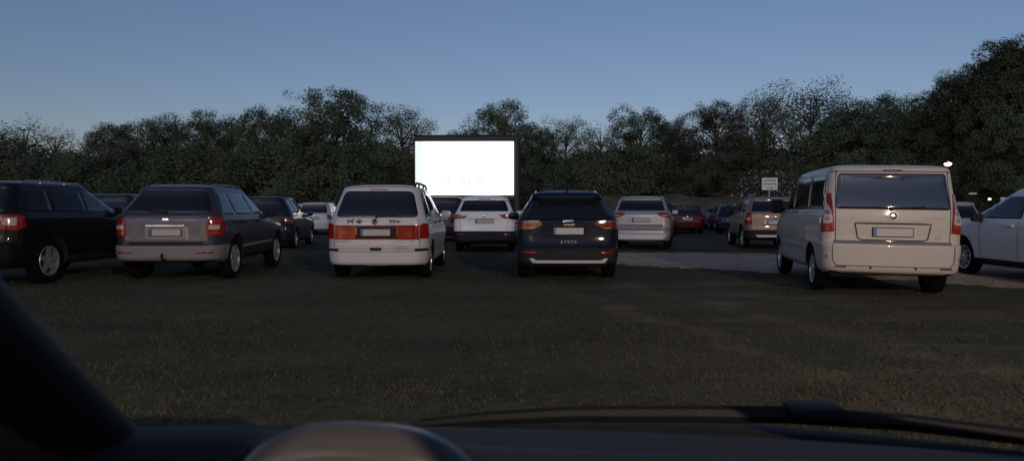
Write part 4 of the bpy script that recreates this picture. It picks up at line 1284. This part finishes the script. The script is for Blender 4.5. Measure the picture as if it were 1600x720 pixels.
def build_trees():
    G = 'trees in the dense row behind the car park'
    def T(kind, px, py, Y, label, width=1.0, **k):
        g = k.pop('group', G); z = 0.0
        if 840 < px < 1215 and g == G: Y += 6; z = 1.6
        x = (px - 800) / F * Y; h = CAMZ + (327 - py) / F * Y - z
        tree(kind, x, Y, h, label, width, group=g, z=z, **k)
    T('round2', -8, 210, 74, 'dark rounded tree cut off by the left edge of the photo')
    T('bare', 40, 190, 92, 'almost bare tree with pale twigs, at the far left above the bushes', 1.35)
    T('bare', 88, 205, 92, 'lower pale twiggy tree right of the tallest bare one, far left', 1.2)
    T('round3', 172, 196, 74, 'green round tree at the left end of the unbroken treeline', 1.05)
    T('round1', 240, 190, 73, 'dark domed tree above the slate grey off-roader')
    T('round2', 310, 187, 72, 'broad dark tree left of the twin-topped one above the black car', 1.05)
    T('round1', 365, 186, 73, 'dark tree with a flat top, between the broad tree and the domed one')
    T('round3', 428, 174, 70, 'domed tree rising just left of the tallest tree beside the screen', 1.05)
    T('round1', 530, 146, 68, 'tall round-topped tree, the highest one left of the cinema screen', 1.02)
    T('round3', 492, 186, 71, 'shorter tree leaning on the left side of the tall round-topped one', .9)
    T('sparse2', 628, 174, 70, 'loose airy tree directly left of the cinema screen', 1.1)
    T('round3', 782, 165, 74, 'tree rising above the right half of the cinema screen', .95)
    T('round2', 735, 204, 78, 'low treetop peeping over the middle of the cinema screen', .8)
    T('round3', 845, 200, 72, 'lower bushy tree just right of the cinema screen', .95)
    T('sparse2', 885, 190, 72, 'ragged tree above the navy off-roader roof', 1.0)
    T('bare', 938, 196, 78, 'thin brownish tree with a see-through top, centre right', 1.15)
    T('round2', 1000, 176, 70, 'dark mushroom-shaped tree above the silver off-roader', 1.05)
    T('round3', 1048, 190, 72, 'small dark tree right of the mushroom-shaped one', .8)
    T('brown', 1118, 166, 64, 'wide brownish tree in front of the row, left of the white sign', 1.08)
    T('sparse2', 1190, 155, 66, 'airy tree with sky showing through its crown, above the white sign', 1.0)
    T('sparse', 1265, 142, 70, 'pale airy tree above the front of the beige van', 1.1)
    T('round2', 1335, 160, 66, 'dark tree behind the middle of the beige van roof', 1.05)
    T('sparse2', 1395, 156, 74, 'thin greyish treetop between the van and the tall trees at right', .9)
    T('round2', 1440, 146, 64, 'dark tree leading up to the tall trees at right', .95)
    T('tall', 1490, 112, 58, 'tall slim tree stepping up towards the highest one at right', .95)
    T('tall', 1562, 60, 56, 'highest tree of the picture, near the right edge', .92)
    T('tall', 1590, 78, 57, 'tall slim tree directly right of the highest one', .8)
    T('tall2', 1618, 68, 55, 'tall tree cut off by the right edge of the photo', 1.0)
    T('tall', 1528, 96, 60, 'tall dark tree just left of the highest one', .95)
    # second row that closes the gaps
    i = 0
    for px, py in ((20, 258), (120, 260), (205, 237), (275, 230), (395, 227), (460, 227), (560, 222), (600, 236), (690, 250), (815, 236), (860, 244), (915, 238), (965, 232), (1075, 222), (1150, 214), (1300, 194), (1365, 190), (1470, 178), (1590, 128)):
        T(('round2', 'round1', 'brown')[i % 3], px, py, 86, 'dark tree of the second row, filling a gap behind the front trees', 1.2, group='trees of the second row'); i += 1
    # undergrowth
    rnd = random.Random(4); i = 0
    for k in range(34):
        px = -20 + 1660 * (k + .5) / 34 + rnd.uniform(-12, 12); Y = rnd.uniform(61, 66)
        if 560 < px < 850: Y += 7
        if 850 < px < 1220: Y = 75
        x = (px - 800) / F * Y
        tree(('shrub', 'shrub2')[i % 3 == 1], x, Y, rnd.uniform(4.2, 6.2), 'dark shrub of the undergrowth at the foot of the treeline', rnd.uniform(.95, 1.2), 'shrub', 'shrubs at the foot of the trees', .3); i += 1
    T('blossom', 1182, 272, 35.5, 'pale flowering bush left of the white sign', 1.0, cat='bush', group=None)
    T('blossom', 1214, 272, 36.5, 'pale flowering bush behind and right of the white sign', .9, cat='bush', group=None)
    # the far wood behind the viewer, mirrored in the car windows
    rs = np.random.RandomState(2); Vs = []
    me = TREES['round2'][0]; base = np.empty(len(me.vertices) * 3, np.float32); me.vertices.foreach_get('co', base); base = base.reshape(-1, 3)[:60000]
    for k in range(16):
        x = -56 + 7.4 * k + rs.randn(); s = 1.0 + .55 * rs.rand(); a = rs.rand() * 6
        c, sn = math.cos(a), math.sin(a)
        B = base.copy(); B = np.stack([B[:, 0] * c - B[:, 1] * sn, B[:, 0] * sn + B[:, 1] * c, B[:, 2]], 1) * s
        Vs.append(B + np.array([x, -48 + rs.randn() * 2, 0]))
        if k < 5: Vs.append(B / s * (1.2 + .35 * rs.rand()) + np.array([-2 + 6.2 * k, -31 + rs.randn(), 0]))
    V = np.concatenate(Vs)
    tag(mesh_np('woodland', V, np.arange(len(V)).reshape(-1, 4), me.materials[0]), kind='stuff')

# ------------------------------------------------------------------ cinema screen, signs, lamps
def text_mesh(s, size, mat, name, parent, mtx, ext=.0, align='CENTER'):
    cu = bpy.data.curves.new('t', 'FONT'); cu.body = s; cu.size = size; cu.align_x = align; cu.align_y = 'CENTER'; cu.extrude = ext
    ob = bpy.data.objects.new('t', cu); COL.objects.link(ob)
    dg = bpy.context.evaluated_depsgraph_get(); me = bpy.data.meshes.new_from_object(ob.evaluated_get(dg))
    me.transform(mtx); me.materials.clear(); me.materials.append(mat); me.name = name
    bpy.data.objects.remove(ob); bpy.data.curves.remove(cu)
    o = bpy.data.objects.new(name, me); COL.objects.link(o); o.parent = parent
    return o

def build_screen():
    Y = 60.0
    k = Y / F
    x0, x1 = (650 - 800) * k, (803 - 800) * k
    z1 = CAMZ + (327 - 222) * k; z0 = CAMZ + (327 - 305) * k
    cx = (x0 + x1) / 2; w = x1 - x0; h = z1 - z0
    root = empty('cinema_screen', (cx, Y, 0), R(-1.0))
    tag(root, 'brightly lit white open-air cinema screen in a black inflatable frame', 'screen')
    blk = mat_simple('black_frame_fabric', (.020, .018, .018), .6, nscale=3, var=.3, bump=.3, bscale=4)
    r = .30
    bm = bmesh.new()
    bx = w / 2 + r - .04
    bl = w / 2 - r * .7
    tube(bm, [(-bl, 0, -.05), (-bl, 0, z1 + r - .05)], r, 14)
    tube(bm, [(bx, 0, -.05), (bx, 0, z1 + r - .05)], r, 14)
    tube(bm, [(-bl - r, 0, z1 + r - .04), (bx + r, 0, z1 + r - .04)], r, 14)
    tube(bm, [(-bl, 0, z0 - r + .04), (bx, 0, z0 - r + .04)], r * .98, 14)
    for s in (-1, 1):
        tube(bm, [(s * bx, .2, z1 * .75), (s * bx * 1.02, 3.4, .12)], .24, 12)
        tube(bm, [(s * bx, -.1, .22), (s * bx * 1.02, 3.4, .22)], .24, 12)
    bm_obj('inflatable_frame', bm, blk, root)
    scr = mat_emit('lit_screen', (1.0, 1.0, 1.0), 1.35)
    bm = bmesh.new(); box(bm, 0, -r * 1.12, (z0 + z1) / 2, w, .03, h)
    so = bm_obj('projection_surface', bm, scr, root, False)
    bm = bmesh.new(); box(bm, -w / 2 + .32, -r * 1.12 - .018, (z0 + z1) / 2, .64, .006, h - .02)
    bm_obj('picture_edge', bm, mat_emit('lit_screen_edge', (.90, .98, .93), .90), so, False)
    let = mat_emit('lit_screen_letters', (1, 1, 1), .70)
    mt = Matrix.Translation((-.15, -r * 1.12 - .022, z0 + h * .26)) @ Matrix.Rotation(R(90), 4, 'X')
    mt = mt @ Matrix.Diagonal((1.25, 1, 1, 1))
    text_mesh('SCALA', .98, let, 'screen_lettering', so, mt)
    bm = bmesh.new()
    for (a, b, c, d) in ((-.35, .25, .50, .07), (-.15, .62, .55, .06), (-.05, .90, .40, .06), (-.42, .05, .28, .05), (.25, .42, .40, .06)):
        box(bm, -.2 + a, -r * 1.12 - .022, z0 + h * .50 + b, c, .004, d)
    bm_obj('screen_emblem', bm, mat_emit('lit_screen_emblem', (1, 1, 1), .80), so, False)

def build_signs():
    Y = 34.0; k = Y / F
    cx = (1201.5 - 800) * k
    z0, z1 = CAMZ + (327 - 297) * k, CAMZ + (327 - 278) * k
    root = empty('notice_sign', (cx, Y, 0), R(3))
    tag(root, 'white notice board with three lines of text on a thin post, above the tan off-roader', 'sign')
    met = mat_simple('galvanised_post', (.28, .28, .28), .5, metal=.6)
    bm = bmesh.new(); tube(bm, [(0, 0, -.1), (0, 0, z1 - .05)], .03, 8); bm_obj('post', bm, met, root)
    wht = mat_simple('sign_white', (.62, .60, .56), .5, var=.06)
    bm = bmesh.new(); box(bm, 0, -.045, (z0 + z1) / 2, 25 * k, .02, z1 - z0, .004); b = bm_obj('board', bm, wht, root)
    ink = mat_simple('sign_ink', (.10, .09, .09), .6)
    for s, zz, sz in (('Einfahrt bis', .80, .155), ('Autokino', .50, .155), ('freihalten', .19, .11)):
        pass
    # the words cannot be read in the photo: rows of letter-sized strokes stand in the same places
    rnd = random.Random(9)
    for zz, half, hh, nn in ((.80, .40, .075, 15), (.50, .42, .075, 16), (.19, .22, .05, 9)):
        bm = bmesh.new(); W = 25 * k
        for i in range(nn):
            if rnd.random() < .1: continue
            x = (-half + 2 * half * (i + .5) / nn) * W
            box(bm, x, -.0575, z0 + (z1 - z0) * zz + rnd.uniform(-.006, .006), 2 * half * W / nn * .62, .004, hh * rnd.uniform(.7, 1.1))
        bm_obj('text_line', bm, ink, b, False)
    # flat pale sign far right
    Y = 33.0; k = Y / F
    root = empty('small_sign', ((1518 - 800) * k, Y, 0), 0)
    tag(root, 'small flat pale sign on a dark post, right of the beige van roof', 'sign')
    zc = CAMZ + (327 - 302.5) * k
    bm = bmesh.new(); tube(bm, [(0, 0, -.1), (0, 0, zc + .03)], .035, 8); bm_obj('post', bm, M['plastic'], root)
    bm = bmesh.new(); box(bm, 0, -.05, zc, 12 * k, .03, 2.6 * k, .006); bm_obj('board', bm, wht, root)
    # pale wall/fence piece at right edge
    Y = 38.0; k = Y / F
    root = empty('white_fence', ((1600 - 800) * k, Y, 0), 0)
    tag(root, 'low white board fence behind the roof of the white crossover', 'fence')
    zt = CAMZ + (327 - 307) * k
    x0 = (1564 - 1600) * k
    bm = bmesh.new()
    for i in range(6): box(bm, x0 + 2.2, 0, .25 + (zt - .30) * (i + .5) / 6, 4.4, .03, (zt - .30) / 6 - .012, .004)
    bm_obj('board_panel', bm, wht, root)
    for i in range(4):
        bm = bmesh.new(); box(bm, x0 + .06 + i * 1.42, .065, zt / 2 - .05, .09, .09, zt + .05, .006); bm_obj('post', bm, wht, root)

def lamp_post(x, y, h, label, arm, emit, power, rad, name='street_lamp', toward=(0, -1), thick=1.0):
    root = empty(name, (x, y, 0), 0); tag(root, label, 'lamp')
    met = M['roofgrey'] if thick == 1 else M['plastic']
    d = Vector((toward[0], toward[1], 0)).normalized()
    bm = bmesh.new()
    tube(bm, [(0, 0, -.2), (0, 0, h * .5), (0, 0, h)], [.09 * thick, .07 * thick, .05 * thick], 10)
    bm_obj('pole', bm, met, root)
    e = Vector((0, 0, h)) + d * arm
    bm = bmesh.new(); tube(bm, [(0, 0, h - .05), Vector((0, 0, h + .05)) + d * arm * .5, e + Vector((0, 0, .06))], .035, 8)
    bm_obj('arm', bm, met, root)
    ang = math.atan2(d.y, d.x)
    bm = bmesh.new(); box(bm, *(e + Vector((0, 0, .08))), .55 if thick > .5 else .2, .26 if thick > .5 else .12, .10 if thick > .5 else .05, .03 if thick > .5 else .01, Matrix.Rotation(ang, 4, 'Z')); ho = bm_obj('lamp_head', bm, met, root)
    bm = bmesh.new(); r = bmesh.ops.create_uvsphere(bm, u_segments=18, v_segments=10, radius=1.0)
    bmesh.ops.transform(bm, matrix=Matrix.Rotation(ang, 4, 'Z') @ Matrix.Diagonal((rad, rad * .8, rad * .7, 1)), verts=r['verts'])
    bmesh.ops.translate(bm, vec=e + Vector((0, 0, .0)), verts=r['verts'])
    lo = bm_obj('lamp_lens', bm, emit, ho)
    if power:
        ld = bpy.data.lights.new('lamp_light', 'POINT'); ld.energy = power; ld.color = (1.0, .77, .56); ld.shadow_soft_size = .10
        l = bpy.data.objects.new('lamp_light', ld); COL.objects.link(l); l.parent = root; l.location = e + Vector((0, 0, -.30))
    return root

def build_lamps():
    warm = mat_emit('lamp_glow_warm', (1, .80, .55), 60.0)
    cool = mat_emit('lamp_glow', (1, .86, .60), 3.0)
    lamp_post(7.6, -12.5, 6.9, 'tall street lamp behind the viewer whose glow is mirrored in the van rear window', .8, warm, 9500, .17, toward=(-.2, 1))
    k = 40 / F
    lamp_post((1470 - 800) * k, 40, CAMZ + (327 - 256) * k, 'lit floodlight on a pole rising just above the right end of the beige van roof', .3, cool, 0, .20, 'floodlight_pole', (1, -.2), .8)
    k = 45 / F
    lamp_post((1544 - 800) * k, 45, CAMZ + (327 - 311) * k, 'small distant lamp, a tiny warm dot low in the trees at right', .1, cool, 0, .10, 'small_lamp', (0, -1), .4)

# ------------------------------------------------------------------ the car we sit in
def build_own_car():
    root = empty('driver_car', (0, .9, 0)); root.location = (0, 0, 0)
    tag(root, 'dark dashboard, door pillar and wiper of the car the photo is taken from', 'car interior')
    dash = mat_simple('dashboard_plastic', (.014, .0125, .0145), .6, spec=.3, nscale=4, var=.15, bump=.15, bscale=350)
    hood = mat_simple('instrument_hood_plastic', (.060, .056, .058), .26, nscale=4, var=.1, bump=.06, bscale=300)
    blk = mat_simple('pillar_trim', (.005, .0045, .006), .6, spec=.25, bump=.1)
    # dashboard: cross-sections across the car
    vs = []; fc = []; xs = [-.75 + 1.6 * i / 40 for i in range(41)]
    prof = [(1.12, .895), (1.07, .928), (1.05, .932), (1.00, .925), (.95, .925), (.89, .958), (.86, .965), (.82, .962), (.74, .93), (.70, .86), (.69, .6)]
    for x in xs:
        lift = .030 * math.exp(-((x + .42) / .26) ** 2)
        back = .18 * x * x
        tilt = -.016 * x
        for (y, z) in prof:
            f = 1 if y < 1.0 else .3
            vs.append((x, y - back, z + lift * f + tilt))
    n = len(prof)
    for i in range(len(xs) - 1):
        for j in range(n - 1):
            a = i * n + j; fc.append((a, a + n, a + n + 1, a + 1))
    mesh_obj('dashboard', vs, fc, dash, root, True, 40)
    # instrument hood: an arched shell open towards the driver
    vs = []; fc = []; na = 28; secs = [(.94, .50, .20), (.88, .74, .42), (.82, .88, .62), (.76, .96, .80), (.71, 1.0, .95), (.68, 1.0, 1.0), (.662, .97, .90), (.655, .93, .76), (.660, .90, .68), (.80, .80, .40)]
    cx, zb = -.140, .935
    for (y, kw, kh) in secs:
        for i in range(na + 1):
            t = math.pi * i / na
            c, s = math.cos(t), math.sin(t)
            e = 2 / 2.5
            x = .130 * kw * (abs(c) ** e) * (1 if c > 0 else -1)
            z = .115 * kh * (s ** e)
            vs.append((cx + x, y, zb + z - .008 * (x / .13)))
    for i in range(len(secs) - 1):
        for j in range(na):
            a = i * (na + 1) + j; fc.append((a, a + 1, a + na + 2, a + na + 1))
    mesh_obj('instrument_hood', vs, fc, hood, root, True, 60)
    bm = bmesh.new(); box(bm, cx, .79, .955, .20, .02, .06, .01); bm_obj('instrument_dial', bm, blk, root)
    # windscreen pillar with the door trim below it
    pts = [wp(350, 720, .90), wp(246, 684, .86), wp(168, 629, .80), wp(97, 560, .74), wp(26, 488, .68), wp(-46, 410, .63), wp(-150, 270, .57), wp(-300, 60, .50), wp(-420, -160, .44)]
    off = [Vector((-.028, -.0, -.032))] * len(pts)
    bm = bmesh.new(); tube(bm, [p + o for p, o in zip(pts, off)], [.012, .030, .038, .042, .044, .045, .045, .045, .045], 14)
    bm_obj('windscreen_pillar', bm, blk, root)
    bm = bmesh.new()
    outl = [(-.95, .80), (-.37, .86), (-.42, .93), (-.48, 1.01), (-.54, 1.09), (-.61, 1.16), (-.95, 1.24)]
    f0 = [bm.verts.new((x, .80 - .25 * (-x - .3), z)) for x, z in outl]; f1 = [bm.verts.new((x - .02, .86 - .2 * (-x - .3), z - .01)) for x, z in outl]
    bm.faces.new(f0); bm.faces.new(list(reversed(f1)))
    for i in range(len(outl)): bm.faces.new((f0[i], f0[(i + 1) % len(outl)], f1[(i + 1) % len(outl)], f1[i]))
    bm_obj('door_trim', bm, blk, root, True, 30)
    # scuttle panel and wiper beyond the glass
    vs = []; fc = []
    for i in range(41):
        x = -.75 + 1.6 * i / 40; b = .22 * x * x
        for (y, z) in ((1.14, .86), (1.18, .890), (1.26, .892), (1.34, .87), (1.40, .82), (1.44, .5)):
            vs.append((x, y - b, z - .03 * max(0, x - .35) - .05 * max(0, -x - .1)))
    for i in range(40):
        for j in range(5):
            a = i * 6 + j; fc.append((a, a + 6, a + 7, a + 1))
    mesh_obj('scuttle_panel', vs, fc, mat_simple('scuttle_black', (.004, .004, .005), .7), root, True, 40)
    bm = bmesh.new()
    tube(bm, [wp(655, 664, 1.22), wp(760, 655, 1.22), wp(900, 648, 1.22), wp(1080, 648, 1.22), wp(1240, 650, 1.20), wp(1420, 662, 1.18), wp(1600, 684, 1.14), wp(1700, 700, 1.1)], [.008, .011, .013, .014, .015, .014, .013, .012], 8)
    wo = bm_obj('wiper', bm, blk, root)
    bm = bmesh.new(); c = wp(1275, 643, 1.19)
    box(bm, c.x, c.y, c.z, .085, .06, .022, .009); bm_obj('wiper_pivot', bm, blk, wo)

    # the rest of the cabin: roof, doors, tailgate (they shade the dashboard)
    lin = mat_simple('cabin_lining', (.05, .05, .052), .9)
    bm = bmesh.new(); box(bm, 0, -.95, 1.64, 1.18, 2.6, .05, .02); bm_obj('roof', bm, lin, root)
    for s in (-1, 1):
        bm = bmesh.new(); box(bm, s * .80, -.75, .70, .06, 2.7, .62, .02); bm_obj('door', bm, lin, root)
        for (y0, y1) in ((-.35, -.42), (-1.55, -1.75), (-2.15, -1.95)):
            bm = bmesh.new(); tube(bm, [(s * .79, y0, .98), (s * .60, y1, 1.63)], .05, 8); bm_obj('door_pillar', bm, lin, root)
    bm = bmesh.new(); box(bm, 0, -2.2, .72, 1.5, .06, .70, .02); bm_obj('tailgate', bm, lin, root)
    bm = bmesh.new(); tube(bm, [wp(1930, 716, .90) + Vector((.05, 0, 0)), (.76, .70, 1.10), (.70, .55, 1.30), (.60, .36, 1.62)], [.04, .045, .045, .045], 12); bm_obj('windscreen_pillar', bm, blk, root)
# ------------------------------------------------------------------ build
build_camera(); build_world(); build_materials(); build_wheels()
build_ground(); build_grass()
build_tree_kinds(); build_trees()
build_screen(); build_signs(); build_lamps()
build_cars()
build_own_car()
SC.cycles.max_bounces = 6
SC.cycles.sample_clamp_indirect = 3.0
SC.cycles.use_denoising = True
